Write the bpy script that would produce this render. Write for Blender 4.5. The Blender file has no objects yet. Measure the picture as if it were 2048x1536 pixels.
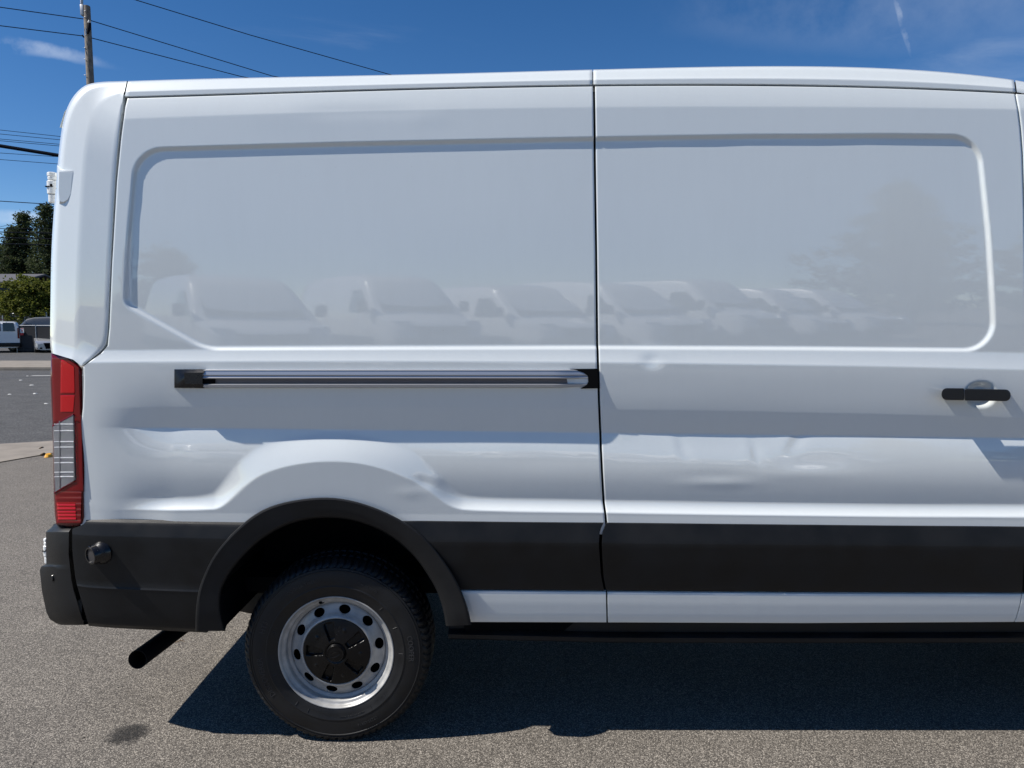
import bpy, bmesh, math, random
import numpy as np
from mathutils import Vector, Matrix, noise as mnoise

random.seed(7)
rng = np.random.default_rng(7)
scene = bpy.context.scene
COL = scene.collection
R = math.radians

# ------------------------------------------------------------------ camera
F, D, H = 1480.0, 2.66, 1.57            # focal length in px of a 2048 px wide frame, metres to the van's side, eye height
PITCH = math.atan(110.0 / F)
cam_d = bpy.data.cameras.new('camera')
cam = bpy.data.objects.new('camera', cam_d)
COL.objects.link(cam)
cam_d.sensor_width = 36.0
cam_d.lens = F / 2048 * 36.0
cam_d.clip_start = 0.05
cam_d.clip_end = 3000
cam.location = (0, -D, H)
cam.rotation_euler = (math.pi / 2 - PITCH, 0, 0)
scene.camera = cam

# ------------------------------------------------------------------ light
SUN_TO = Vector((0.86, 0.19, -1.0)).normalized()     # direction the sunlight travels
elev = math.asin(-SUN_TO.z)
world = bpy.data.worlds.new('World')
scene.world = world
world.use_nodes = True
wn, wl = world.node_tree.nodes, world.node_tree.links
wn.clear()
w_out = wn.new('ShaderNodeOutputWorld')
w_bg = wn.new('ShaderNodeBackground')
w_sky = wn.new('ShaderNodeTexSky')
w_sky.sky_type = 'NISHITA'
w_sky.sun_disc = False
w_sky.sun_elevation = elev
w_sky.sun_rotation = math.atan2(-SUN_TO.x, -SUN_TO.y)
w_sky.air_density = 0.7
w_sky.dust_density = 0.0
w_sky.ozone_density = 1.0
w_bg.inputs['Strength'].default_value = 0.091
# thin cirrus drawn out along one direction
w_tc = wn.new('ShaderNodeTexCoord')
w_map = wn.new('ShaderNodeMapping')
w_map.inputs['Rotation'].default_value = (0, -0.2, 0.1)
w_map.inputs['Scale'].default_value = (1.0, 4.0, 8.0)
w_map.inputs['Location'].default_value = (19.65, 17.45, 5.79)
w_n1 = wn.new('ShaderNodeTexNoise')
w_n1.inputs['Scale'].default_value = 1.5
w_n1.inputs['Detail'].default_value = 9
w_n1.inputs['Roughness'].default_value = 0.62
w_n1.inputs['Distortion'].default_value = 0.7
w_r1 = wn.new('ShaderNodeMapRange')
w_r1.interpolation_type = 'SMOOTHSTEP'
w_r1.inputs['From Min'].default_value = 0.53
w_r1.inputs['From Max'].default_value = 0.86
w_r1.inputs['To Max'].default_value = 0.16
w_mix = wn.new('ShaderNodeMix')
w_mix.data_type = 'RGBA'
w_mix.inputs['B'].default_value = (7.5, 8.2, 9.2, 1)
wl.new(w_tc.outputs['Generated'], w_map.inputs['Vector'])
wl.new(w_map.outputs['Vector'], w_n1.inputs['Vector'])
wl.new(w_n1.outputs['Fac'], w_r1.inputs['Value'])
def cloud_streak(d0, d1, width, strength, noise_scale, seed):
    """a drawn-out wisp between two sky directions, broken up by noise"""
    d0, d1 = Vector(d0).normalized(), Vector(d1).normalized()
    c = (d0 + d1).normalized()
    a = (d1 - d0).normalized()
    b = c.cross(a).normalized()
    half = (d1 - d0).length / 2
    nz = wn.new('ShaderNodeTexNoise')
    nz.noise_dimensions = '3D'
    mp = wn.new('ShaderNodeMapping')
    mp.inputs['Location'].default_value = (seed, seed * 0.7, 0)
    nz.inputs['Scale'].default_value = noise_scale
    nz.inputs['Detail'].default_value = 8
    nz.inputs['Roughness'].default_value = 0.6
    wl.new(w_tc.outputs['Generated'], mp.inputs['Vector'])
    wl.new(mp.outputs['Vector'], nz.inputs['Vector'])
    def dot(v):
        n_ = wn.new('ShaderNodeVectorMath'); n_.operation = 'DOT_PRODUCT'
        wl.new(w_tc.outputs['Generated'], n_.inputs[0]); n_.inputs[1].default_value = v
        return n_.outputs['Value']
    def mth(op, x, y):
        n_ = wn.new('ShaderNodeMath'); n_.operation = op
        for i_, q in enumerate((x, y)):
            if isinstance(q, (int, float)): n_.inputs[i_].default_value = q
            else: wl.new(q, n_.inputs[i_])
        return n_.outputs['Value']
    p = mth('DIVIDE', mth('SUBTRACT', dot(a), float(c.dot(a))), half)
    wob = mth('MULTIPLY', mth('SUBTRACT', nz.outputs['Fac'], 0.5), 1.6)
    q = mth('ADD', mth('DIVIDE', dot(b), width), wob)
    r_ = mth('ADD', mth('MULTIPLY', p, p), mth('MULTIPLY', q, q))
    m1 = wn.new('ShaderNodeMapRange'); m1.interpolation_type = 'SMOOTHSTEP'
    m1.inputs['From Min'].default_value = 1.0; m1.inputs['From Max'].default_value = 0.0
    m1.inputs['To Max'].default_value = strength
    wl.new(r_, m1.inputs['Value'])
    front = mth('GREATER_THAN', dot(c), 0.2)
    nf = wn.new('ShaderNodeMapRange'); nf.inputs['From Min'].default_value = 0.35; nf.inputs['From Max'].default_value = 0.65
    wl.new(nz.outputs['Fac'], nf.inputs['Value'])
    return mth('MULTIPLY', mth('MULTIPLY', m1.outputs['Result'], front), nf.outputs['Result'])
def sky_dir(u, v):
    c_, s_ = math.cos(PITCH), math.sin(PITCH)
    b_ = -(v - 768) / F
    return ((u - 1024) / F, c_ + b_ * s_, -s_ + b_ * c_)
fac = w_r1.outputs['Result']
for args in ((sky_dir(-200, 38), sky_dir(255, 138), 0.0095, 0.34, 20.0, 3.0), (sky_dir(1250, 20), sky_dir(2350, 30), 0.050, 0.13, 7.0, 8.0),
             (sky_dir(1778, -40), sky_dir(1826, 125), 0.0042, 0.30, 30.0, 5.0), (sky_dir(-200, 425), sky_dir(130, 440), 0.010, 0.5, 12.0, 2.0)):
    mxn = wn.new('ShaderNodeMath'); mxn.operation = 'MAXIMUM'
    wl.new(fac, mxn.inputs[0]); wl.new(cloud_streak(*args), mxn.inputs[1])
    fac = mxn.outputs['Value']
wl.new(fac, w_mix.inputs['Factor'])
w_hs = wn.new('ShaderNodeHueSaturation')
w_hs.inputs['Saturation'].default_value = 1.33
w_hs.inputs['Hue'].default_value = 0.504
wl.new(w_sky.outputs['Color'], w_hs.inputs['Color'])
wl.new(w_hs.outputs['Color'], w_mix.inputs['A'])
wl.new(w_mix.outputs['Result'], w_bg.inputs['Color'])
wl.new(w_bg.outputs['Background'], w_out.inputs['Surface'])

sun_d = bpy.data.lights.new('sun', 'SUN')
sun_d.energy = 5.0
sun_d.angle = R(0.53)
sun_d.color = (1.0, 0.955, 0.89)
sun = bpy.data.objects.new('sun', sun_d)
COL.objects.link(sun)
sun.rotation_euler = SUN_TO.to_track_quat('-Z', 'Y').to_euler()
sun.location = (-8, -2, 12)

scene.view_settings.view_transform = 'Standard'
scene.view_settings.look = 'None'
scene.view_settings.exposure = 0.34
scene.view_settings.gamma = 1.0
scene.view_settings.use_curve_mapping = False
scene.render.engine = 'CYCLES'
scene.cycles.use_denoising = True
scene.cycles.max_bounces = 8

# ------------------------------------------------------------------ materials
def pm(name, col, rough=0.5, metal=0.0, coat=0.0, coat_r=0.03, bump=0.0, bscale=200.0, var=0.0, vscale=6.0,
       rvar=0.0, trans=0.0, ior=1.5, spec=0.5, bdist=0.002):
    m = bpy.data.materials.new(name)
    m.use_nodes = True
    n, l = m.node_tree.nodes, m.node_tree.links
    b = n['Principled BSDF']
    b.inputs['Base Color'].default_value = (*col, 1)
    b.inputs['Roughness'].default_value = rough
    b.inputs['Metallic'].default_value = metal
    b.inputs['Coat Weight'].default_value = coat
    b.inputs['Coat Roughness'].default_value = coat_r
    b.inputs['Transmission Weight'].default_value = trans
    b.inputs['IOR'].default_value = ior
    b.inputs['Specular IOR Level'].default_value = spec
    tc = n.new('ShaderNodeTexCoord')
    if var > 0 or rvar > 0:
        t = n.new('ShaderNodeTexNoise')
        t.inputs['Scale'].default_value = vscale
        t.inputs['Detail'].default_value = 6
        l.new(tc.outputs['Object'], t.inputs['Vector'])
        if var > 0:
            mr = n.new('ShaderNodeMapRange')
            mr.inputs['From Min'].default_value = 0.3
            mr.inputs['From Max'].default_value = 0.7
            mr.inputs['To Min'].default_value = 1 - var
            mr.inputs['To Max'].default_value = 1 + var
            mx = n.new('ShaderNodeMix')
            mx.data_type = 'RGBA'
            mx.blend_type = 'MULTIPLY'
            mx.inputs['Factor'].default_value = 1
            mx.inputs['A'].default_value = (*col, 1)
            l.new(t.outputs['Fac'], mr.inputs['Value'])
            l.new(mr.outputs['Result'], mx.inputs['B'])
            l.new(mx.outputs['Result'], b.inputs['Base Color'])
        if rvar > 0:
            mr2 = n.new('ShaderNodeMapRange')
            mr2.inputs['From Min'].default_value = 0.3
            mr2.inputs['From Max'].default_value = 0.7
            mr2.inputs['To Min'].default_value = max(0, rough - rvar)
            mr2.inputs['To Max'].default_value = min(1, rough + rvar)
            l.new(t.outputs['Fac'], mr2.inputs['Value'])
            l.new(mr2.outputs['Result'], b.inputs['Roughness'])
    if bump > 0:
        t2 = n.new('ShaderNodeTexNoise')
        t2.inputs['Scale'].default_value = bscale
        t2.inputs['Detail'].default_value = 3
        l.new(tc.outputs['Object'], t2.inputs['Vector'])
        bp = n.new('ShaderNodeBump')
        bp.inputs['Strength'].default_value = bump
        bp.inputs['Distance'].default_value = bdist
        l.new(t2.outputs['Fac'], bp.inputs['Height'])
        l.new(bp.outputs['Normal'], b.inputs['Normal'])
    return m

M = {}
M['paint'] = pm('white_van_paint', (0.75, 0.785, 0.775), 0.38, coat=1.0, coat_r=0.02, bump=0.05, bscale=5.0, bdist=0.0015, var=0.015, vscale=3.0)
def weather_paint(m):
    n, l = m.node_tree.nodes, m.node_tree.links
    b = n['Principled BSDF']
    b.inputs['Coat IOR'].default_value = 1.8
    tc = n.new('ShaderNodeTexCoord')
    mp = n.new('ShaderNodeMapping')
    mp.inputs['Scale'].default_value = (9.0, 9.0, 1.6)
    l.new(tc.outputs['Object'], mp.inputs['Vector'])
    st = n.new('ShaderNodeTexNoise')                     # rain streaks in the road film
    st.inputs['Scale'].default_value = 3.0
    st.inputs['Detail'].default_value = 7
    st.inputs['Roughness'].default_value = 0.65
    l.new(mp.outputs['Vector'], st.inputs['Vector'])
    r1 = n.new('ShaderNodeMapRange')
    r1.inputs['From Min'].default_value = 0.42
    r1.inputs['From Max'].default_value = 0.75
    r1.inputs['To Max'].default_value = 0.035
    l.new(st.outputs['Fac'], r1.inputs['Value'])
    vo = n.new('ShaderNodeTexVoronoi')                   # specks of dirt
    vo.inputs['Scale'].default_value = 13.0
    l.new(tc.outputs['Object'], vo.inputs['Vector'])
    r2 = n.new('ShaderNodeMapRange')
    r2.inputs['From Min'].default_value = 0.022
    r2.inputs['From Max'].default_value = 0.012
    r2.inputs['To Max'].default_value = 0.40
    l.new(vo.outputs['Distance'], r2.inputs['Value'])
    sm = n.new('ShaderNodeMath')
    sm.operation = 'MAXIMUM'
    l.new(r1.outputs['Result'], sm.inputs[0])
    l.new(r2.outputs['Result'], sm.inputs[1])
    mx = n.new('ShaderNodeMix')
    mx.data_type = 'RGBA'
    mx.inputs['A'].default_value = b.inputs['Base Color'].default_value
    mx.inputs['B'].default_value = (0.42, 0.40, 0.36, 1)
    l.new(sm.outputs['Value'], mx.inputs['Factor'])
    for k in list(b.inputs['Base Color'].links): l.remove(k)
    l.new(mx.outputs['Result'], b.inputs['Base Color'])
    r3 = n.new('ShaderNodeMapRange')
    r3.inputs['From Min'].default_value = 0.35
    r3.inputs['From Max'].default_value = 0.75
    r3.inputs['To Min'].default_value = 0.014
    r3.inputs['To Max'].default_value = 0.04
    l.new(st.outputs['Fac'], r3.inputs['Value'])
    l.new(r3.outputs['Result'], b.inputs['Coat Roughness'])
weather_paint(M['paint'])
M['clad'] = pm('black_textured_cladding', (0.0105, 0.0108, 0.0115), 0.44, bump=0.22, bscale=700, var=0.25, vscale=9, rvar=0.10, spec=0.28)
M['flare'] = pm('black_arch_plastic', (0.013, 0.0132, 0.014), 0.5, bump=0.15, bscale=900, var=0.2, vscale=8, rvar=0.06, spec=0.25)
M['dark'] = pm('underbody_black', (0.006, 0.006, 0.007), 0.85, bump=0.3, bscale=60, spec=0.2)
M['rubber'] = pm('tyre_rubber', (0.0085, 0.0085, 0.009), 0.55, bump=0.12, bscale=260, var=0.3, vscale=14, rvar=0.1, spec=0.4)
M['letter'] = pm('tyre_lettering', (0.034, 0.034, 0.035), 0.5, spec=0.4)
M['rim'] = pm('silver_steel_rim', (0.39, 0.385, 0.37), 0.38, metal=0.15, bump=0.05, bscale=400, var=0.20, vscale=26, rvar=0.07)
M['cap'] = pm('black_hub_plastic', (0.0035, 0.0035, 0.004), 0.30, spec=0.3, bump=0.06, bscale=500, rvar=0.06, vscale=20)
M['alu'] = pm('anodised_rail', (0.46, 0.47, 0.49), 0.30, metal=0.55)
M['aludk'] = pm('rail_channel', (0.16, 0.145, 0.145), 0.4, metal=0.4)
M['blkplast'] = pm('glossy_black_plastic', (0.008, 0.008, 0.009), 0.25, rvar=0.06, vscale=30)
M['handle'] = pm('black_handle_plastic', (0.010, 0.010, 0.011), 0.40, bump=0.08, bscale=700)
M['red'] = pm('red_lamp_lens', (0.135, 0.0007, 0.003), 0.10, spec=0.4)
M['redbright'] = pm('bright_red_reflector', (0.38, 0.0015, 0.005), 0.10, spec=0.4, bump=0.10, bscale=140)
M['reddark'] = pm('dark_red_lens', (0.09, 0.0006, 0.002), 0.12, spec=0.4, bump=0.06, bscale=160)
M['lampbox'] = pm('lamp_reflector', (0.27, 0.275, 0.295), 0.25, metal=0.3)
M['chrome'] = pm('lamp_chrome', (0.95, 0.95, 0.96), 0.2, metal=0.1)
M['clear'] = pm('clear_lens', (0.95, 0.96, 0.97), 0.02, trans=1.0, ior=1.2)
M['hinge'] = pm('white_hinge', (0.72, 0.73, 0.72), 0.42, var=0.12, vscale=60)
M['shell'] = pm('seam_black', (0.004, 0.004, 0.0045), 0.9, spec=0.1)
M['glass'] = pm('dark_window_glass', (0.012, 0.015, 0.018), 0.04, coat=0.5)
M['lens'] = pm('headlamp_lens', (0.55, 0.57, 0.60), 0.08, metal=0.6, coat=1.0)
M['bvan'] = pm('parked_van_white', (0.74, 0.75, 0.76), 0.3, coat=1.0)
M['bvandk'] = pm('parked_van_charcoal', (0.03, 0.032, 0.036), 0.3, coat=1.0)
M['bsilver'] = pm('silver_car_paint', (0.50, 0.51, 0.53), 0.22, metal=0.5, coat=1.0)
M['plate'] = pm('licence_plate', (0.6, 0.6, 0.62), 0.5)
M['wood'] = pm('weathered_pole_wood', (0.17, 0.145, 0.12), 0.85, bump=0.6, bscale=18, var=0.35, vscale=7)
M['galv'] = pm('galvanised_metal', (0.42, 0.43, 0.44), 0.45, metal=0.6, var=0.15, vscale=12)
M['wire'] = pm('wire_black', (0.008, 0.010, 0.016), 0.9, spec=0.05)
M['fence'] = pm('dark_mesh_fence', (0.022, 0.021, 0.024), 0.8, var=0.35, vscale=30)
M['bark'] = pm('bark', (0.09, 0.065, 0.045), 0.9, bump=0.7, bscale=15, var=0.3, vscale=5)
M['concrete'] = pm('pale_concrete', (0.23, 0.20, 0.165), 0.9, bump=0.5, bscale=60, var=0.16, vscale=3.0, bdist=0.004)
M['whitepaint'] = pm('white_road_paint', (0.62, 0.61, 0.58), 0.8, var=0.2, vscale=25)
M['litter'] = pm('white_litter', (0.48, 0.48, 0.46), 0.8, var=0.1, vscale=40)
M['yellow'] = pm('yellow_plastic', (0.75, 0.36, 0.02), 0.5, var=0.1, vscale=30)
M['twig'] = pm('dry_twig', (0.16, 0.10, 0.05), 0.9, var=0.2, vscale=60)
M['houseblue'] = pm('dark_blue_siding', (0.018, 0.028, 0.055), 0.75, var=0.15, vscale=2)
M['roof'] = pm('grey_roof_shingle', (0.085, 0.085, 0.095), 0.9, bump=0.5, bscale=8, var=0.25, vscale=4)
M['trim'] = pm('white_house_trim', (0.5, 0.5, 0.5), 0.7)
M['signw'] = pm('sign_white', (0.62, 0.62, 0.62), 0.6)
M['signr'] = pm('sign_red', (0.45, 0.02, 0.025), 0.6)

def leafmat(name, c1, c2, sc):
    m = bpy.data.materials.new(name)
    m.use_nodes = True
    n, l = m.node_tree.nodes, m.node_tree.links
    b = n['Principled BSDF']
    b.inputs['Roughness'].default_value = 0.75
    b.inputs['Specular IOR Level'].default_value = 0.2
    tc = n.new('ShaderNodeTexCoord')
    t = n.new('ShaderNodeTexNoise')
    t.inputs['Scale'].default_value = sc
    t.inputs['Detail'].default_value = 4
    cr = n.new('ShaderNodeValToRGB')
    cr.color_ramp.elements[0].position = 0.35
    cr.color_ramp.elements[0].color = (*c1, 1)
    cr.color_ramp.elements[1].position = 0.68
    cr.color_ramp.elements[1].color = (*c2, 1)
    l.new(tc.outputs['Object'], t.inputs['Vector'])
    l.new(t.outputs['Fac'], cr.inputs['Fac'])
    l.new(cr.outputs['Color'], b.inputs['Base Color'])
    tl = n.new('ShaderNodeBsdfTranslucent')
    l.new(cr.outputs['Color'], tl.inputs['Color'])
    ms = n.new('ShaderNodeMixShader')
    ms.inputs['Fac'].default_value = 0.4
    l.new(b.outputs['BSDF'], ms.inputs[1])
    l.new(tl.outputs['BSDF'], ms.inputs[2])
    l.new(ms.outputs['Shader'], n['Material Output'].inputs['Surface'])
    return m
M['conifer'] = leafmat('conifer_needles', (0.026, 0.040, 0.018), (0.075, 0.092, 0.036), 1.2)
M['leaf'] = leafmat('broad_leaves', (0.07, 0.09, 0.014), (0.17, 0.175, 0.03), 1.8)

def asphalt(name, stones, binder, scale, stain=None, big=0.12, bump=0.9):
    m = bpy.data.materials.new(name)
    m.use_nodes = True
    n, l = m.node_tree.nodes, m.node_tree.links
    b = n['Principled BSDF']
    b.inputs['Roughness'].default_value = 0.82
    b.inputs['Specular IOR Level'].default_value = 0.35
    tc = n.new('ShaderNodeTexCoord')
    vo = n.new('ShaderNodeTexVoronoi')
    vo.inputs['Scale'].default_value = scale
    l.new(tc.outputs['Object'], vo.inputs['Vector'])
    sep = n.new('ShaderNodeSeparateColor')
    l.new(vo.outputs['Color'], sep.inputs['Color'])
    cr = n.new('ShaderNodeValToRGB')
    e = cr.color_ramp.elements
    e[0].position = 0.0
    e[0].color = (*binder, 1)
    e[1].position = 1.0
    e[1].color = (*stones[-1], 1)
    for i, c in enumerate(stones[:-1]):
        x = e.new(0.22 + 0.66 * i / max(1, len(stones) - 1))
        x.color = (*c, 1)
    l.new(sep.outputs['Red'], cr.inputs['Fac'])
    # the bitumen between the stones
    edge = n.new('ShaderNodeMapRange')
    edge.inputs['From Min'].default_value = 0.38
    edge.inputs['From Max'].default_value = 0.72
    l.new(vo.outputs['Distance'], edge.inputs['Value'])
    mx = n.new('ShaderNodeMix')
    mx.data_type = 'RGBA'
    mx.inputs['B'].default_value = (*binder, 1)
    l.new(edge.outputs['Result'], mx.inputs['Factor'])
    l.new(cr.outputs['Color'], mx.inputs['A'])
    # broad wear
    nb = n.new('ShaderNodeTexNoise')
    nb.inputs['Scale'].default_value = 1.7
    nb.inputs['Detail'].default_value = 8
    nb.inputs['Roughness'].default_value = 0.65
    l.new(tc.outputs['Object'], nb.inputs['Vector'])
    mr = n.new('ShaderNodeMapRange')
    mr.inputs['From Min'].default_value = 0.3
    mr.inputs['From Max'].default_value = 0.7
    mr.inputs['To Min'].default_value = 1 - big
    mr.inputs['To Max'].default_value = 1 + big
    l.new(nb.outputs['Fac'], mr.inputs['Value'])
    mu = n.new('ShaderNodeMix')
    mu.data_type = 'RGBA'
    mu.blend_type = 'MULTIPLY'
    mu.inputs['Factor'].default_value = 1
    l.new(mx.outputs['Result'], mu.inputs['A'])
    l.new(mr.outputs['Result'], mu.inputs['B'])
    last = mu.outputs['Result']
    if stain:                                            # an oil spot dripped on the ground
        mp = n.new('ShaderNodeMapping')
        mp.inputs['Location'].default_value = (-stain[0] / stain[2], -stain[1] / stain[3], 0)
        mp.inputs['Scale'].default_value = (1 / stain[2], 1 / stain[3], 0)
        l.new(tc.outputs['Object'], mp.inputs['Vector'])
        nz = n.new('ShaderNodeTexNoise')
        nz.inputs['Scale'].default_value = 45
        nz.inputs['Detail'].default_value = 4
        l.new(tc.outputs['Object'], nz.inputs['Vector'])
        ln = n.new('ShaderNodeVectorMath')
        ln.operation = 'LENGTH'
        l.new(mp.outputs['Vector'], ln.inputs[0])
        ad = n.new('ShaderNodeMath')
        ad.operation = 'MULTIPLY_ADD'
        ad.inputs[1].default_value = 0.9
        l.new(nz.outputs['Fac'], ad.inputs[0])
        l.new(ln.outputs['Value'], ad.inputs[2])
        sm = n.new('ShaderNodeMapRange')
        sm.interpolation_type = 'SMOOTHSTEP'
        sm.inputs['From Min'].default_value = 0.95
        sm.inputs['From Max'].default_value = 1.6
        sm.inputs['To Min'].default_value = 0.2
        sm.inputs['To Max'].default_value = 1.0
        l.new(ad.outputs['Value'], sm.inputs['Value'])
        m2 = n.new('ShaderNodeMix')
        m2.data_type = 'RGBA'
        m2.blend_type = 'MULTIPLY'
        m2.inputs['Factor'].default_value = 1
        l.new(last, m2.inputs['A'])
        l.new(sm.outputs['Result'], m2.inputs['B'])
        last = m2.outputs['Result']
    l.new(last, b.inputs['Base Color'])
    inv = n.new('ShaderNodeMath')
    inv.operation = 'MULTIPLY_ADD'
    inv.inputs[1].default_value = -1.0
    inv.inputs[2].default_value = 1.0
    l.new(vo.outputs['Distance'], inv.inputs[0])
    hs = n.new('ShaderNodeMath')
    hs.operation = 'MULTIPLY'
    l.new(inv.outputs['Value'], hs.inputs[0])
    l.new(sep.outputs['Green'], hs.inputs[1])
    bp = n.new('ShaderNodeBump')
    bp.inputs['Strength'].default_value = bump
    bp.inputs['Distance'].default_value = 0.0022
    l.new(hs.outputs['Value'], bp.inputs['Height'])
    l.new(bp.outputs['Normal'], b.inputs['Normal'])
    return m

# ------------------------------------------------------------------ helpers
ORG = {}
def set_props(o, label=None, cat=None, group=None, kind=None):
    if label: o['label'] = label
    if cat: o['category'] = cat
    if group: o['group'] = group
    if kind: o['kind'] = kind
    return o

def thing(name, label, cat, loc=(0, 0, 0), rz=0.0, group=None, world_coords=False):
    o = bpy.data.objects.new(name, None)
    COL.objects.link(o)
    o.empty_display_size = 0.2
    o.location = loc
    o.rotation_euler = (0, 0, rz)
    set_props(o, label, cat, group)
    ORG[o] = np.array(loc, float) if world_coords else np.zeros(3)
    return o

def mesh(name, V, Fc, mat, parent=None, smooth=True, sharp=35.0, org=None, fmat=None):
    V = np.asarray(V, float)
    if parent is not None:
        org = ORG[parent]
    if org is None:
        org = np.zeros(3)
    org = np.asarray(org, float)
    me = bpy.data.meshes.new(name)
    Vl = V - org
    if isinstance(Fc, np.ndarray):
        nq = len(Fc)
        me.vertices.add(len(Vl))
        me.vertices.foreach_set('co', Vl.astype(np.float32).ravel())
        k = Fc.shape[1]
        me.loops.add(nq * k)
        me.loops.foreach_set('vertex_index', Fc.astype(np.int32).ravel())
        me.polygons.add(nq)
        me.polygons.foreach_set('loop_start', np.arange(0, nq * k, k, dtype=np.int32))
        me.update(calc_edges=True)
    else:
        me.from_pydata([tuple(v) for v in Vl], [], [tuple(int(i) for i in f) for f in Fc])
        me.update()
    for mt in (mat if isinstance(mat, (list, tuple)) else [mat]):
        me.materials.append(mt)
    if fmat is not None:
        me.polygons.foreach_set('material_index', np.asarray(fmat, np.int32))
    if smooth:
        me.polygons.foreach_set('use_smooth', np.ones(len(me.polygons), bool))
        if sharp is not None:
            me.set_sharp_from_angle(angle=R(sharp))
    o = bpy.data.objects.new(name, me)
    COL.objects.link(o)
    if parent is not None:
        o.parent = parent
        ORG[o] = ORG[parent]
    else:
        o.location = org
        ORG[o] = org
    return o

def copy_tree(o, parent=None):
    c = o.copy()
    COL.objects.link(c)
    c.parent = parent
    ORG[c] = ORG.get(o, np.zeros(3))
    for ch in list(o.children):
        copy_tree(ch, c)
    return c

def quads(nr, nc, wrap=False, flip=False):
    i = np.arange(nr - 1)[:, None]
    j = np.arange(nc if wrap else nc - 1)[None, :]
    j2 = (j + 1) % nc
    a = i * nc + j; b = (i + 1) * nc + j; c = (i + 1) * nc + j2; d = i * nc + j2
    q = np.stack([a, b, c, d], -1).reshape(-1, 4)
    return q[:, ::-1].copy() if flip else q

def gridobj(name, X, Y, Z, mat, parent, sharp=35.0, wrap=False, flip=False):
    V = np.stack([X, Y, Z], -1).reshape(-1, 3)
    return mesh(name, V, quads(X.shape[0], X.shape[1], wrap, flip), mat, parent, sharp=sharp)

def cat_meshes(parts):
    V, Fc, n = [], [], 0
    for v, f in parts:
        V.extend([tuple(p) for p in v])
        Fc.extend([tuple(i + n for i in q) for q in f])
        n += len(v)
    return V, Fc

def box(x0, x1, y0, y1, z0, z1):
    v = [(x0, y0, z0), (x1, y0, z0), (x1, y1, z0), (x0, y1, z0), (x0, y0, z1), (x1, y0, z1), (x1, y1, z1), (x0, y1, z1)]
    f = [(0, 3, 2, 1), (4, 5, 6, 7), (0, 1, 5, 4), (1, 2, 6, 5), (2, 3, 7, 6), (3, 0, 4, 7)]
    return v, f

def rbox(x0, x1, y0, y1, z0, z1, bev=0.01, seg=2):
    bm = bmesh.new()
    v, f = box(x0, x1, y0, y1, z0, z1)
    bv = [bm.verts.new(p) for p in v]
    for q in f: bm.faces.new([bv[i] for i in q])
    bmesh.ops.bevel(bm, geom=list(bm.edges), offset=bev, segments=seg, affect='EDGES', profile=0.5)
    bm.verts.ensure_lookup_table(); bm.verts.index_update()
    V = [tuple(p.co) for p in bm.verts]
    Fc = [tuple(p.index for p in q.verts) for q in bm.faces]
    bm.free()
    return V, Fc

def tube(pts, rad, n=8, cap=True):
    pts = [Vector(p) for p in pts]
    if not hasattr(rad, '__len__'): rad = [rad] * len(pts)
    V, Fc = [], []
    for i, p in enumerate(pts):
        a = pts[max(i - 1, 0)]; b = pts[min(i + 1, len(pts) - 1)]
        t = (b - a).normalized()
        up = Vector((0, 0, 1)) if abs(t.z) < 0.9 else Vector((1, 0, 0))
        s = t.cross(up).normalized(); u = s.cross(t).normalized()
        for k in range(n):
            an = 2 * math.pi * k / n
            V.append(tuple(p + (s * math.cos(an) + u * math.sin(an)) * rad[i]))
    for i in range(len(pts) - 1):
        for k in range(n):
            k2 = (k + 1) % n
            Fc.append((i * n + k, i * n + k2, (i + 1) * n + k2, (i + 1) * n + k))
    if cap:
        Fc.append(tuple(range(n))[::-1])
        Fc.append(tuple(range((len(pts) - 1) * n, len(pts) * n)))
    return V, Fc

def lathe(prof, cx, cz, n=128, dist=None):
    """revolve (r, y) pairs about the line through (cx, cz) parallel to Y"""
    V = []
    for r, y in prof:
        for k in range(n):
            a = 2 * math.pi * k / n
            V.append((cx + r * math.cos(a), y, cz + r * math.sin(a)))
    return np.array(V), quads(len(prof), n, wrap=True, flip=True)

def unproj(u, v, Y):
    """frame position (2048 x 1536) -> world x, z on the plane at depth Y"""
    u = np.asarray(u, float); v = np.asarray(v, float); Y = np.asarray(Y, float)
    c, s = math.cos(PITCH), math.sin(PITCH)
    a = (u - 1024) / F; b = -(v - 768) / F
    dy = c + b * s
    t = (Y + D) / dy
    return a * t, H + (-s + b * c) * t

def P3(u, v, Y):
    x, z = unproj(u, v, Y)
    return (float(x), float(Y), float(z))

def ground_at(u, v):
    c, s = math.cos(PITCH), math.sin(PITCH)
    a = (u - 1024) / F; b = -(v - 768) / F
    t = H / -(-s + b * c)
    return (a * t, -D + (c + b * s) * t)

def smooth01(t):
    t = np.clip(t, 0, 1)
    return t * t * (3 - 2 * t)

# ------------------------------------------------------------------ ground
sx, sy = ground_at(258, 1468)
M['asphalt'] = asphalt('worn_asphalt', [(0.135, 0.120, 0.101), (0.185, 0.165, 0.139), (0.212, 0.189, 0.160), (0.25, 0.223, 0.188), (0.45, 0.405, 0.345)],
                       (0.066, 0.058, 0.049), 220.0, stain=(sx, sy, 0.085, 0.085))
M['street'] = asphalt('street_asphalt', [(0.06, 0.058, 0.056), (0.085, 0.082, 0.079), (0.10, 0.097, 0.092), (0.16, 0.155, 0.145)],
                      (0.045, 0.044, 0.043), 60.0, big=0.22, bump=0.4)

def sheet(name, pts, z, mat, kind='structure', th=0.0):
    pts = [(p[0], p[1]) for p in pts]
    n = len(pts)
    V = [(x, y, z) for x, y in pts]
    Fc = [tuple(range(n))]
    if th > 0:
        V += [(x, y, z - th) for x, y in pts]
        Fc += [(i, i + n, (i + 1) % n + n, (i + 1) % n) for i in range(n)]
    o = mesh(name, V, Fc, mat, smooth=False)
    o['kind'] = kind
    return o

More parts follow.
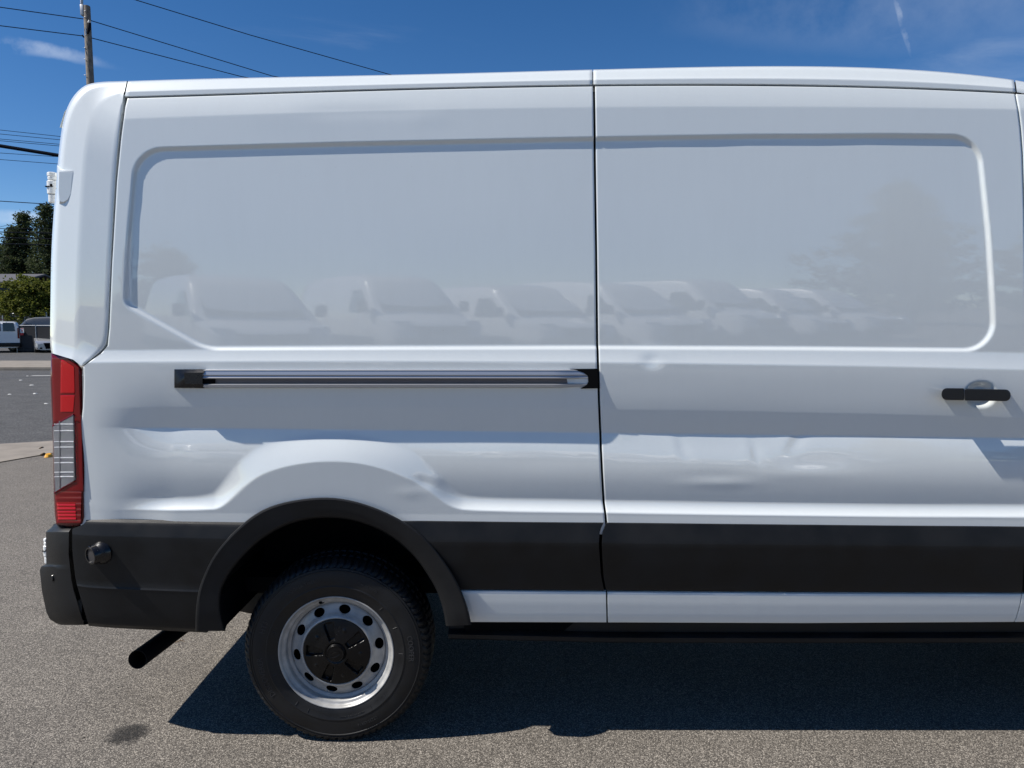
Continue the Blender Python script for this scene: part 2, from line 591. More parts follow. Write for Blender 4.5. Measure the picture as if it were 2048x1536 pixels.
g = sheet('parking_lot_ground', [(-900, -900), (900, -900), (900, 1500), (-900, 1500)], 0.0, M['asphalt'])
a0, a1 = ground_at(0, 925), ground_at(104, 907)
b0, b1 = ground_at(0, 889), ground_at(104, 883)
def ext(p, q, x):
    k = (x - p[0]) / (q[0] - p[0])
    return (x, p[1] + (q[1] - p[1]) * k)
# concrete gutter between the lot and the street, irregular lower edge
near = [ext(a0, a1, x) for x in np.linspace(-14, -1.5, 40)]
near = [(x, y + random.uniform(-0.05, 0.05)) for x, y in near]
far = [ext(b0, b1, x) for x in (-1.5, -14)]
sheet('concrete_gutter', near + far, 0.010, M['concrete'])
c0 = ground_at(50, 741)
street_far = c0[1]
sheet('street', [ext(b0, b1, -60), ext(b0, b1, 30), (60, street_far), (-90, street_far)], 0.004, M['street'])
sheet('sidewalk', [(-90, street_far + 0.12), (60, street_far + 0.12), (60, ground_at(50, 729)[1] + 1.0), (-90, ground_at(50, 729)[1] + 1.0)], 0.13, M['concrete'])
kv, kf = rbox(-90, 60, street_far, street_far + 0.15, -0.05, 0.135, 0.02)
kb = mesh('kerb', kv, kf, M['concrete'])
kb['kind'] = 'structure'
far_lot = sheet('far_lot_pavement', [(-120, ground_at(50, 729)[1] + 1.0), (60, ground_at(50, 729)[1] + 1.0), (60, 90), (-120, 90)], 0.012, M['street'])

# ------------------------------------------------------------------ the van: side surface
S_NODES = [(172, 15), (200, 11), (213.5, 9), (214.5, 1.9), (400, 1.3), (550, -0.2), (690, -2.0), (697.5, -2.0), (698.5, 10), (723.5, 18), (724.5, -0.5), (770, -4.5),
           (810, -8.0), (816.5, -8.5), (817.5, -11.6), (865.5, -11.9), (866.5, 13), (895, 9), (935, 0), (965, -7.5), (1003, -13), (1062, -12)]
S_TAB = np.arange(172, 1062.5, 0.5)
TH = np.interp(S_TAB, [a for a, b in S_NODES], [b for a, b in S_NODES])
Y_TAB = -np.concatenate([[0], np.cumsum(np.tan(np.radians((TH[1:] + TH[:-1]) / 2)) * 0.5 / 556)])
Y_TAB -= np.interp(724, S_TAB, Y_TAB)
def Yc(s): return np.interp(s, S_TAB, Y_TAB)

FEAT = [  # canonical s, u list, v list: where each body line runs
    (172, [250, 600, 1186, 1500, 1850, 2030], [197.6, 186.2, 173.8, 172.8, 178.8, 188.8]),
    (214, [260, 600, 1186, 1600, 2040], [237, 227, 214, 213, 219]),
    (698, [300, 700, 1190, 1600, 1950], [700, 699, 698, 700, 704]),
    (724, [170, 600, 1190, 1600, 2040], [724, 724, 724, 729, 740]),
    (817, [170, 600, 1190, 1600, 2040], [815, 815.5, 817, 826, 836]),
    (866, [170, 600, 1190, 1600, 2040], [852, 860, 866, 867, 877]),
    (1003, [170, 950, 1200, 1600, 2040], [1000, 1000, 1003, 1009, 1011]),
    (1027, [170, 930, 1200, 1600, 2040], [1022, 1023, 1026.5, 1033, 1036]),
    (1044, [170, 480, 840, 1205, 1600, 2048], [1037, 1040, 1040.5, 1044, 1048, 1052]),
    (1062, [170, 480, 840, 1205, 1600, 2048], [1055, 1058, 1058.5, 1062, 1066, 1070]),
]
SK = np.array([f[0] for f in FEAT], float)
POLY = []
for s_, us, vs in FEAT:
    fx, fz = unproj(us, vs, Yc(s_))
    POLY.append(np.polyfit(fx, fz, 3 if s_ == 172 else 2))
X_FRONT = 1.9
def zk_all(x):
    x = np.clip(x, -1.75, X_FRONT)
    return np.stack([np.polyval(p, x) for p in POLY], 0)
def zmap(s, x):
    zk = zk_all(x)
    s = np.broadcast_to(s, np.shape(x))
    z = zk[0] + (SK[0] - s) / 556.0
    for k in range(len(SK) - 1):
        t = (s - SK[k]) / (SK[k + 1] - SK[k])
        z = np.where(s >= SK[k], zk[k] + (zk[k + 1] - zk[k]) * t, z)
    return z
def sinv(x, z):
    zk = zk_all(x)
    s = SK[0] - (z - zk[0]) * 556.0
    for k in range(len(SK) - 1):
        t = (zk[k] - z) / (zk[k] - zk[k + 1])
        s = np.where(z <= zk[k], SK[k] + (SK[k + 1] - SK[k]) * t, s)
    return s

def round_poly(pts, seg=10):
    out = []
    n = len(pts)
    for i, (x, y, r) in enumerate(pts):
        p = np.array([x, y]); a = np.array(pts[i - 1][:2]); b = np.array(pts[(i + 1) % n][:2])
        if r <= 0:
            out.append(p); continue
        da = (a - p) / np.linalg.norm(a - p); db = (b - p) / np.linalg.norm(b - p)
        ang = math.acos(np.clip(np.dot(da, db), -1, 1))
        t = r / math.tan(ang / 2)
        s0, s1 = p + da * t, p + db * t
        c = p + (da + db) / np.linalg.norm(da + db) * (r / math.sin(ang / 2))
        v0, v1 = s0 - c, s1 - c
        th0 = math.atan2(v0[1], v0[0]); th1 = math.atan2(v1[1], v1[0])
        d = (th1 - th0 + math.pi) % (2 * math.pi) - math.pi
        for k in range(seg + 1):
            th = th0 + d * k / seg
            out.append(c + r * np.array([math.cos(th), math.sin(th)]))
    return np.array(out)

def seg_dist(px, pz, poly, closed=True):
    d = np.full(px.shape, 9.0)
    n = len(poly)
    for i in range(n if closed else n - 1):
        ax, az = poly[i]; bx, bz = poly[(i + 1) % n]
        ex, ez = bx - ax, bz - az
        L = ex * ex + ez * ez
        if L < 1e-14: continue
        t = np.clip(((px - ax) * ex + (pz - az) * ez) / L, 0, 1)
        d = np.minimum(d, np.hypot(px - ax - t * ex, pz - az - t * ez))
    return d

def inside(px, pz, poly):
    c = np.zeros(px.shape, bool)
    n = len(poly)
    j = n - 1
    for i in range(n):
        xi, zi = poly[i]; xj, zj = poly[j]
        if abs(zj - zi) > 1e-12:
            c ^= ((zi > pz) != (zj > pz)) & (px < (xj - xi) * (pz - zi) / (zj - zi) + xi)
        j = i
    return c

REC = round_poly([(277, 299, 62), (700, 287.5, 0), (1186, 277.5, 0), (1500, 272.5, 0), (1750, 271.5, 0), (1951, 273, 62), (1973, 470, 0), (1992, 704, 58),
                  (1600, 700.5, 0), (1190, 698.5, 0), (800, 699.5, 0), (410, 701, 110), (251, 611, 26), (256, 520, 0)])
rx, rz_ = unproj(REC[:, 0], REC[:, 1], 0.015 + (700 - REC[:, 1]) / 556 * 0.035)
REC = np.stack([rx, rz_], -1)

LEDGE_PX = [(60, 1021), (418, 1022), (440, 1016), (462, 998), (490, 972), (520, 950), (560, 935), (610, 925), (660, 921.5), (710, 924), (760, 935), (800, 950),
            (850, 975), (880, 1001), (905, 1016), (935, 1022.5), (1200, 1026.5), (1600, 1033), (2040, 1036), (3200, 1036)]
_lp = np.array(LEDGE_PX, float)
for _ in range(3):
    _q = [_lp[0]]
    for _a, _b in zip(_lp[:-1], _lp[1:]): _q += [_a * 0.75 + _b * 0.25, _a * 0.25 + _b * 0.75]
    _q.append(_lp[-1]); _lp = np.array(_q)
lx, lz = unproj(_lp[:, 0], _lp[:, 1], 0.0)
LEDGE = np.stack([lx, lz], -1)
ARCH_X = float(unproj(665, 1000, 0)[0])
XA, XB = float(unproj(178, 850, 0)[0]), float(unproj(345, 850, 0)[0])

DENTS = [  # u, v, sigma u, sigma v, depth, shear
    (1302, 722, 13, 9, 0.0045, 0), (1318, 706, 22, 10, -0.0015, 0.3),
    (1240, 868, 26, 9, -0.0022, 0), (1450, 892, 150, 24, 0.0052, 0), (1365, 893, 10, 16, 0.0024, 0.4), (1352, 893, 10, 14, -0.0014, 0.4),
    (1512, 905, 9, 18, 0.0022, 0.3), (1500, 900, 9, 14, -0.0012, 0.3), (1600, 880, 13, 18, 0.0026, -0.5), (1584, 878, 15, 18, -0.0014, -0.5),
    (1640, 925, 60, 14, 0.0032, 0), (1600, 948, 70, 9, -0.0015, 0), (1440, 967, 46, 7, -0.0020, 0), (1430, 952, 55, 9, 0.0015, 0),
    (740, 221, 70, 9, 0.0016, 0), (850, 232, 28, 14, -0.0010, 0), (640, 224, 30, 10, 0.0008, 0), (560, 230, 60, 20, -0.0010, 0),
    (848, 965, 13, 9, 0.0040, 0.5), (866, 958, 14, 10, -0.0026, 0.5), (820, 985, 20, 8, -0.0015, 0),
    (500, 905, 90, 22, 0.0012, 0), (960, 915, 120, 20, -0.0010, 0), (1060, 925, 50, 14, 0.0010, 0), (1300, 770, 90, 20, 0.0010, 0), (1700, 780, 160, 22, 0.0010, 0),
]
DENTS_W = []
for u_, v_, su, sv, dp, sh in DENTS:
    x_, z_ = unproj(u_, v_, 0.01)
    DENTS_W.append((float(x_), float(z_), su / 552, sv / 552, dp * 0.78, sh))

BOWL = (*[float(a) for a in unproj(1962, 789, 0.004)], 34 / 556, 29 / 556)
def surfY(X, Z, recess=True, dents=True):
    s = sinv(X, Z)
    y = Yc(s)
    w = smooth01((X - XA) / (XB - XA))
    yflat = np.interp(s, [724, 1044, 1062], [0, 0.0105, 0.011])
    y = np.where(s > 724, y * w + yflat * (1 - w), y)
    yout = np.interp(s, [880, 921, 1027, 1044, 1062], [-0.015, -0.008, 0.0100, 0.0108, 0.0112])
    zl = np.interp(X, LEDGE[:, 0], LEDGE[:, 1])
    dist = seg_dist(X, Z, LEDGE, closed=False)
    below = Z < zl
    ar = np.exp(-((X - ARCH_X) / 0.42) ** 6)
    wd = 0.046 + 0.055 * ar
    t = np.clip(1 - dist / wd, 0, 1) ** 1.6
    t = np.where(below, 1.0, t)
    t = t * np.where(X < XB, np.maximum(w, 0.25), 1.0)
    y = np.where(s > 860, y + (np.minimum(yout, y) - y) * t, y)
    if recess:
        d = seg_dist(X, Z, REC)
        ins = inside(X, Z, REC)
        tt = np.where(ins, np.clip(d / 0.0130, 0, 1), 0)
        tt = 0.65 * tt + 0.35 * smooth01(tt)
        y = y + 0.0088 * tt
    if dents:
        for x_, z_, su, sv, dp, sh in DENTS_W:
            dx = (X - x_); dz = (Z - z_)
            dx = dx + sh * dz
            y = y + dp * np.exp(-0.5 * ((dx / su) ** 2 + (dz / sv) ** 2))
        y = y + 0.0005 * np.sin(X * 7.3 + 1.3) * np.sin(Z * 5.1 + X * 2.0)
    bx_ = (X - BOWL[0]) / BOWL[2]; bz_ = (Z - BOWL[1]) / BOWL[3]
    br = (np.abs(bx_) ** 2.3 + np.abs(bz_) ** 2.3) ** (1 / 2.3)
    y = y + 0.020 * smooth01((1.0 - br) / 0.55)
    # the body draws in towards the tail
    y = y + 0.12 * np.clip(-1.40 - X, 0, 1) ** 2
    return y

def pad(X, Y, Z, depth=0.022, r=0.0022, sides='tblr'):
    def ring(X, Y, Z, dd, grow):
        X = np.pad(X, 1, mode='edge'); Y = np.pad(Y, 1, mode='edge'); Z = np.pad(Z, 1, mode='edge')
        X[:, 0] -= grow; X[:, -1] += grow; Z[0, :] += grow; Z[-1, :] -= grow
        Y[:, 0] += dd; Y[:, -1] += dd; Y[0, :] += dd; Y[-1, :] += dd
        Y[0, 0] -= dd; Y[0, -1] -= dd; Y[-1, 0] -= dd; Y[-1, -1] -= dd
        Y[0, 0] = Y[0, 1]; Y[0, -1] = Y[0, -2]; Y[-1, 0] = Y[-1, 1]; Y[-1, -1] = Y[-1, -2]
        return X, Y, Z
    X, Y, Z = ring(X, Y, Z, r * 0.35, r * 0.30)
    X, Y, Z = ring(X, Y, Z, r * 0.65, r * 0.15)
    X, Y, Z = ring(X, Y, Z, depth, 0.0)
    return X, Y, Z

# the van itself
van = thing('cargo_van', 'white cargo van with black lower cladding and a dented sliding side door', 'van', (1.3, 1.03, 0), world_coords=True)

SEAM_R = ([160, 190, 250, 340, 520, 650, 688, 705, 733, 760, 1037, 1070], [255, 248, 240.5, 232, 222, 217, 213.5, 200, 164, 165.5, 171, 172])
SEAM_D = ([130, 172, 300, 500, 690, 800, 900, 1000, 1045, 1070], [1187, 1188, 1190, 1193, 1195, 1198, 1202, 1207, 1210, 1211])
SEAM_F = ([130, 160, 190, 250, 300, 420, 700, 1000, 1070], [2029, 2031, 2034, 2042, 2046, 2050, 2054, 2053, 2051])

ROWS = np.concatenate([np.linspace(172, 214, 22), np.linspace(214, 698, 200)[1:], np.linspace(698, 724, 14)[1:], np.linspace(724, 817, 38)[1:],
                       np.linspace(817, 866, 22)[1:], np.linspace(866, 1003, 58)[1:], np.linspace(1003, 1027, 14)[1:], np.linspace(1027, 1062, 16)[1:]])

RING_OUT = [(391, 1262), (391, 1232), (394, 1195), (401, 1166), (425, 1111), (466, 1063), (518, 1021), (573, 1002), (649, 993), (708, 1001), (766, 1021), (815, 1047), (852, 1075),
            (898, 1134), (922, 1178), (936, 1216), (943, 1250)]
RING_IN = [(450, 1262), (441, 1232), (439, 1195), (444, 1172), (470, 1128), (518, 1080), (573, 1047), (642, 1033), (711, 1039), (777, 1066), (829, 1111), (850, 1140),
           (870, 1172), (880, 1194), (888, 1222), (893, 1252)]
def resample(pts, n):
    p = np.array(pts, float)
    for _ in range(2):                         # round the corners
        q = [p[0]]
        for a, b in zip(p[:-1], p[1:]):
            q += [a * 0.75 + b * 0.25, a * 0.25 + b * 0.75]
        q.append(p[-1]); p = np.array(q)
    L = np.concatenate([[0], np.cumsum(np.hypot(*np.diff(p, axis=0).T))])
    t = np.linspace(0, L[-1], n)
    return np.stack([np.interp(t, L, p[:, 0]), np.interp(t, L, p[:, 1])], -1)
NR = 96
ro = resample(RING_OUT, NR); ri = resample(RING_IN, NR)
rm = ro * 0.62 + ri * 0.38
mx_, mz_ = unproj(rm[:, 0], rm[:, 1], 0.01)

def side_panel(name, left, right, nc, arch=False, rows=ROWS, gl=2.2, gr=2.2):
    s = rows
    xl = unproj(np.interp(s, *left) + gl, s, Yc(s))[0]
    xr = unproj(np.interp(s, *right) - gr, s, Yc(s))[0]
    t = np.linspace(0, 1, nc)
    X = xl[:, None] + (xr - xl)[:, None] * t[None, :]
    S2 = np.repeat(s[:, None], nc, 1)
    Z = zmap(S2, X)
    if arch:
        z940 = zmap(np.full_like(X, 925.0), X)
        zb0 = zmap(np.full_like(X, 1062.0), X)
        top = int(np.argmax(mz_))
        inr = (X > mx_.min()) & (X < mx_.max())
        am = np.where(X < mx_[top], np.interp(X, np.maximum.accumulate(mx_[:top + 1]), mz_[:top + 1]), np.interp(X, np.maximum.accumulate(mx_[top:]), mz_[top:]))
        zb = np.where(inr, np.maximum(zb0, am), zb0)
        k = np.clip((S2 - 925) / (1062 - 925), 0, 1)
        Zw = z940 + (zb - z940) * k
        Z = np.where((S2 > 925) & (zb > zb0 + 1e-5), Zw, Z)
    Yv = surfY(X, Z)
    X, Yv, Z = pad(X, Yv, Z)
    return gridobj(name, X, Yv, Z, M['paint'], van, sharp=50)

quarter = side_panel('rear_quarter_panel', SEAM_R, SEAM_D, 300, arch=True, gl=1.8, gr=2.6)
quarter['label'] = 'rear body side with wheel arch bulge'
door = side_panel('sliding_door', SEAM_D, SEAM_F, 330, gl=3.0, gr=2.2)
door['label'] = 'dented white sliding door'
front_right = ([130, 172, 300, 700, 1070], [2180, 2200, 2290, 2540, 2560])
side_panel('front_door', SEAM_F, front_right, 60, rows=ROWS[::2], gl=1.8, gr=0)

# --- bands: strips between an upper and a lower line
def band(name, top, bot, prof, left, right, mat, nc=60, parent=van, padd=0.015, sharp=35, n_each=4, yfun=None):
    ts, ys = [], []
    for (t0, y0), (t1, y1) in zip(prof[:-1], prof[1:]):
        for k in range(n_each):
            ts.append(t0 + (t1 - t0) * k / n_each); ys.append(y0 + (y1 - y0) * k / n_each)
    ts.append(prof[-1][0]); ys.append(prof[-1][1])
    ts = np.array(ts); ys = np.array(ys)
    ul = np.interp(ts, *left); ur = np.interp(ts, *right)
    k = np.linspace(0, 1, nc)
    U = ul[:, None] + (ur - ul)[:, None] * k[None, :]
    vt = np.interp(U, *top); vb = np.interp(U, *bot)
    V = vt + (vb - vt) * ts[:, None]
    Yv = np.repeat(ys[:, None], nc, 1)
    X, Z = unproj(U, V, Yv)
    if yfun is not None: Yv = Yv + yfun(X, Z)
    if padd: X, Yv, Z = pad(X, Yv, Z, depth=padd, r=0.002)
    return gridobj(name, X, Yv, Z, mat, parent, sharp=sharp)

def smooth_line(us, vs, deg):
    p = np.polyfit(np.array(us) / 1000, vs, deg)
    uu = np.linspace(min(us), max(us), 120)
    return (uu, np.polyval(p, uu / 1000))

YT = float(Yc(172)) - 0.004
RT = smooth_line([250, 600, 1186, 1500, 1650, 1850, 2030, 2048], [162.5, 153.5, 139.5, 133, 132.5, 142, 159.5, 163], 4)
RB = smooth_line([250, 600, 1186, 1500, 1850, 2030], [193.8, 182.3, 169.8, 168.8, 174.8, 184.8], 3)
RAILP = [(0.0, YT + 0.053), (0.04, YT + 0.036), (0.10, YT + 0.030), (0.60, YT + 0.009), (0.66, YT + 0.0055), (0.97, YT + 0.0045), (1.0, YT + 0.008)]
def rail(name, u0, u1, nc, u0b=None, u1b=None):
    return band(name, RT, RB, RAILP, ([0, 1], [u0, u0b or u0]), ([0, 1], [u1, u1b or u1]), M['paint'], nc=nc, padd=0.03, sharp=60)
rail('roof_rail', 256, 1184.5, 120, u0b=249.5)
rail('roof_rail', 1187.5, 2028, 120, u1b=2031)
# front end of the rail, out of the frame beyond the seam
fx0, fz0 = unproj(2033, 163, 0.1)
def front_rail():
    xs = np.linspace(float(fx0), 2.35, 14)
    dz = -0.10 * ((xs - xs[0]) / 1.05) ** 1.5 - 0.16 * (xs - xs[0])
    X, Yv, Z = [], [], []
    for t, y in RAILP:
        x0, z0 = unproj(2030.5 + 3.5 * t, 160 + 25 * t, y)
        X.append(np.linspace(float(x0), 2.35, 14)); Z.append(float(z0) + dz); Yv.append(np.full_like(xs, y))
    gridobj('roof_rail', np.array(X), np.array(Yv), np.array(Z), M['paint'], van, sharp=60)
front_rail()

# --- rear corner panel
NQ = 90
cR = resample([(163, 732), (199, 704), (212.5, 688), (215.5, 650), (220.5, 520), (230.5, 340), (239, 250), (246, 196), (247, 188)], NQ)
cI = resample([(146, 719), (150, 690), (152, 640), (155, 520), (165, 340), (174, 262), (188, 217), (212, 194), (248.5, 183.5)], NQ)
cO = resample([(103, 706), (100, 690), (101, 600), (103, 480), (114, 345), (119, 290), (126, 240), (140, 200), (166, 171), (196, 163.5), (254, 161.8)], NQ)
def corner_panel():
    cols = []
    q = np.linspace(0, 1, NQ)
    y_side_R = np.zeros(NQ)
    xr, zr = unproj(cR[:, 0], cR[:, 1], 0.03)
    y_side_R = surfY(xr, zr, recess=False, dents=False)
    xi, zi = unproj(cI[:, 0], cI[:, 1], 0.03)
    y_side_I = np.where(q < 0.86, surfY(xi, zi, recess=False, dents=False), 0.0)
    yi_top = YT + 0.009
    k = smooth01((q - 0.72) / 0.25)
    y_side_I = surfY(xi, np.minimum(zi, zmap(np.full_like(xi, 172.0), xi)), recess=False, dents=False) * (1 - k) + yi_top * k
    chd = 0.024 * (1 - k) + 0.020 * k
    yO = y_side_I + chd
    def at(uv, y):
        x, z = unproj(uv[:, 0], uv[:, 1], y)
        return x, y, z
    # seam edge return
    x, y, z = at(cR, y_side_R); cols.append((x, y + 0.02, z)); cols.append((x, y + 0.0015, z))
    for t in np.linspace(0.03, 1, 9):
        y = y_side_R * (1 - t) + y_side_I * t
        if t > 0.9: y = y + 0.0
        cols.append(at(cR * (1 - t) + cI * t, y))
    for t in np.linspace(0.08, 1, 12):
        uv = cI * (1 - t) + cO * t
        e = t + 0.9 * (max(0, t - 0.8) / 0.2) ** 2
        cols.append(at(uv, y_side_I + (yO - y_side_I) * e))
    x, y, z = cols[-1]
    for dy_, g_ in ((0.02, 0.0015), (0.05, 0.002), (0.12, 0.002)):
        cols.append((x - g_ * (q < 0.8), y + dy_, z + g_ * (q > 0.8)))
    X = np.array([c[0] for c in cols]).T[::-1]; Yv = np.array([c[1] for c in cols]).T[::-1]; Z = np.array([c[2] for c in cols]).T[::-1]
    # columns run from the seam to the tail, so mirror them
    return gridobj('rear_corner_panel', X[:, ::-1], Yv[:, ::-1], Z[:, ::-1], M['paint'], van, sharp=50), X, Yv, Z
corner, cX, cY, cZ = corner_panel()

# hinge boss on the corner and the door hinges
def loft_poly(px, ys, mat, name, parent, sharp=40):
    """px: list of outlines (same point count) in frame px, ys: depth of each"""
    V, Fc = [], []
    n = len(px[0])
    for o_, y_ in zip(px, ys):
        for i, (u, v) in enumerate(o_):
            yy = y_[i] if hasattr(y_, '__len__') else y_
            V.append(P3(u, v, yy))
    for k in range(len(px) - 1):
        for i in range(n):
            j = (i + 1) % n
            Fc.append((k * n + i, k * n + j, (k + 1) * n + j, (k + 1) * n + i))
    Fc.append(tuple(range(n)))
    Fc.append(tuple(range((len(px) - 1) * n, len(px) * n))[::-1])
    o = mesh(name, V, Fc, mat, parent, sharp=sharp)
    bm = bmesh.new(); bm.from_mesh(o.data)
    bmesh.ops.recalc_face_normals(bm, faces=bm.faces)
    bm.to_mesh(o.data); bm.free()
    return o

bx0, bz0 = unproj(158, 370, 0.03)
yb = float(surfY(np.array([bx0]), np.array([bz0]), recess=False, dents=False)[0]) + 0.0075
loft_poly([[(118.5, 344), (141, 344), (144, 348), (141, 388), (135, 399), (127, 404), (119, 402), (117.5, 380)],
           [(117, 340), (145, 341), (149, 345), (145, 391), (138, 404), (129, 413), (119, 415), (116, 380)],
           [(114, 330), (150, 337), (154, 343), (149, 394), (141, 407), (131, 418), (117, 421), (112, 380)]],
          [[yb] * 8, [yb + .001, yb + .001, yb + .001, yb + .001, yb + 0.004, yb + .016, yb + .02, yb + .002], [yb + 0.045] * 8], M['paint'], 'hinge_cover', van)

def hinge(uc, v0, v1, y, wpx):
    x, z0 = unproj(uc, v1, y); z1 = unproj(uc, v0, y)[1]
    x, z0, z1 = float(x), float(z0), float(z1)
    r = wpx / 2 / 540
    L = z1 - z0
    def cyl(za, zb, rr, n=14, bev=0.0025):
        return tube([(x, y, za), (x, y, za + bev), (x, y, zb - bev), (x, y, zb)], [rr - bev, rr, rr, rr - bev], n)
    b = mesh('hinge', *cat_meshes([cyl(z0, z0 + L * 0.26, r * 0.92), cyl(z0 + L * 0.28, z0 + L * 0.72, r * 1.08), cyl(z0 + L * 0.74, z0 + L * 0.86, r * 0.9),
                                   cyl(z0 + L * 0.86, z1, r * 0.98, 6)]), M['hinge'], van, sharp=40)
    mesh('hinge_arm', *cat_meshes([rbox(x, x + 0.03, y - 0.006, y + 0.03, z0 + L * 0.32, z0 + L * 0.66, 0.003),
                                   rbox(x, x + 0.02, y + 0.0, y + 0.04, z0 + L * 0.05, z0 + L * 0.22, 0.003)]), M['hinge'], b)
    mesh('hinge_gap', *rbox(x - r * 1.0, x + r * 0.6, y - r * 1.12, y, z0 + L * 0.50, z0 + L * 0.535, 0.001), M['shell'], b)
    mesh('hinge_bolt', *tube([(x + r * .35, y - r * 1.0, z0 + L * 0.56), (x + r * .35, y - r * 1.25, z0 + L * 0.56)], 0.004, 8), M['shell'], b)
hinge(107, 345, 406, 0.145, 19)
hinge(97, 1076, 1126, 0.125, 15)

# --- tail lamp
def lamp():
    pts = [(102, 706.5), (118, 707), (130, 711), (146, 722), (160, 733), (162.5, 745), (163.5, 800), (165.5, 900), (168.5, 1010), (168.5, 1036), (165, 1048), (156, 1053), (132, 1052.5),
           (112, 1048), (109.5, 1030), (107.5, 990), (105, 860), (101, 760)]
    P_ = np.array(pts, float)
    def depth(u, v):                      # wraps round the corner
        right = np.interp(v, [733, 1037], [163, 169])
        k = np.clip((right - u) / 66.0, 0, 1)
        return 0.0140 + 0.052 * k ** 1.35
    c = P_.mean(0)
    rings = []
    for s_, add in ((1.0, 0.06), (1.0, 0.004), (0.985, -0.003), (0.955, -0.0065), (0.90, -0.0085)):
        q = c + (P_ - c) * np.array([s_ ** 1.6, s_ ** 0.35])
        rings.append((q, depth(q[:, 0], q[:, 1]) + add))
    # face filled by a grid so that the wrap stays curved
    V, Fc, n = [], [], len(P_)
    for q, y in rings:
        for (u, v), yy in zip(q, y): V.append(P3(u, v, yy))
    for k in range(len(rings) - 1):
        for i in range(n):
            j = (i + 1) % n
            Fc.append((k * n + i, (k + 1) * n + i, (k + 1) * n + j, k * n + j))
    base = mesh('tail_lamp', V, Fc, M['reddark'], van, sharp=50)
    # lens fields: grids over the face
    def field(name, lft, rgt, v0, v1, mat, lift, ncol=10, nrow=24, rib=0.0, nrib=0, parent=base):
        vv = np.linspace(v0, v1, nrow)
        L = np.array([np.interp(v, *lft) for v in vv]); Rr = np.array([np.interp(v, *rgt) for v in vv])
        t = np.linspace(0, 1, ncol)
        U = L[:, None] + (Rr - L)[:, None] * t
        Vv = np.repeat(vv[:, None], ncol, 1)
        Yv = depth(U, Vv) - 0.0085 - lift
        if rib: Yv = Yv + rib * np.sin(np.linspace(0, math.pi * 2 * nrib, nrow))[:, None]
        X, Z = unproj(U, Vv, Yv)
        X, Yv, Z = pad(X, Yv, Z, depth=0.014, r=0.0012)
        return gridobj(name, X, Yv, Z, mat, parent, sharp=50)
    inL = ([712, 760, 860, 990, 1046], [104, 103.5, 107.5, 110, 112.5])
    inR = ([708, 735, 800, 1036, 1050], [132, 159, 160, 165, 158])
    field('lens', ([712, 850], [103.5, 106.5]), ([712, 735, 850], [128, 157, 160.5]), 712, 846, M['red'], 0.0006)
    field('lens', ([985, 1047], [110, 113]), ([960, 1047], [163.5, 161]), 978, 1047, M['red'], 0.0006, rib=0.0009, nrib=6, nrow=40)
    field('lamp_back', ([709, 760, 860, 990, 1050], [104.5, 104, 108, 110.5, 113.5]), inR, 709, 1050, M['reddark'], -0.004)
    field('lens', ([829, 852, 960, 985], [149.5, 150.5, 152.5, 112]), ([829, 985], [161.8, 165.8]), 832, 984, M['red'], 0.0003, nrow=40)
    field('brake_light', ([720, 735, 788], [122, 121.5, 121]), ([720, 734, 788], [126, 148, 149]), 720, 787, M['redbright'], 0.0022)
    field('brake_light', ([790, 826], [121, 121]), ([790, 826], [149, 146]), 791, 824, M['redbright'], 0.0022)
    field('reflector', ([1000, 1040], [113, 116]), ([1000, 1040], [150, 152]), 1006, 1040, M['redbright'], 0.0022, rib=0.0012, nrib=5, nrow=40)
    # clear window with chrome reflector bars behind a pane
    cl = field('clear_lens_housing', ([829, 852, 985], [146, 106, 109.5]), ([829, 960, 985], [147, 149.5, 110]), 829, 984, M['lampbox'], 0.002, nrow=50)
    for vv in (848, 861, 883, 894, 915, 925, 944, 953):
        bar = []
        for u0, u1 in ((109, 118.5), (120.5, 147)):
            a, b_ = P3(u0, vv + (u0 - 130) * -0.02, float(depth(u0, vv)) - 0.0125), P3(u1, vv, float(depth(u1, vv)) - 0.0125)
            bar.append(tube([a, b_], 0.0022 if u0 > 119 else 0.0014, 6))
        mesh('reflector_bar', *cat_meshes(bar), M['chrome'], cl)
    dv = [tube([P3(119.5, 842, float(depth(119.5, 842)) - 0.0125), P3(120, 978, float(depth(120, 978)) - 0.0125)], 0.0028, 6)]
    mesh('divider', *cat_meshes(dv), M['lampbox'], cl)
    field('clear_pane', ([829, 852, 985], [146, 106, 109.5]), ([829, 960, 985], [147.5, 150.5, 110.5]), 830, 983, M['clear'], 0.0075, nrow=30)
    sh = []
    for (u0, v0), (u1, v1) in (((105.5, 852), (147.5, 829)), ((109, 986), (149.5, 962))):
        sh.append(tube([P3(u0, v0, float(depth(u0, v0)) - 0.011), P3(u1, v1, float(depth(u1, v1)) - 0.011)], 0.003, 6))
    for e_ in sh: mesh('lens_edge', *e_, M['red'], base)
lamp()

# --- black cladding, bumper and the white rocker strip
CT = ([140, 480, 840, 1205, 1600, 2048], [1037.5, 1043.5, 1041, 1044.5, 1048.5, 1052.5])     # upper edge of the cladding
BB = ([60, 172, 430, 470], [1236, 1253, 1266, 1267])
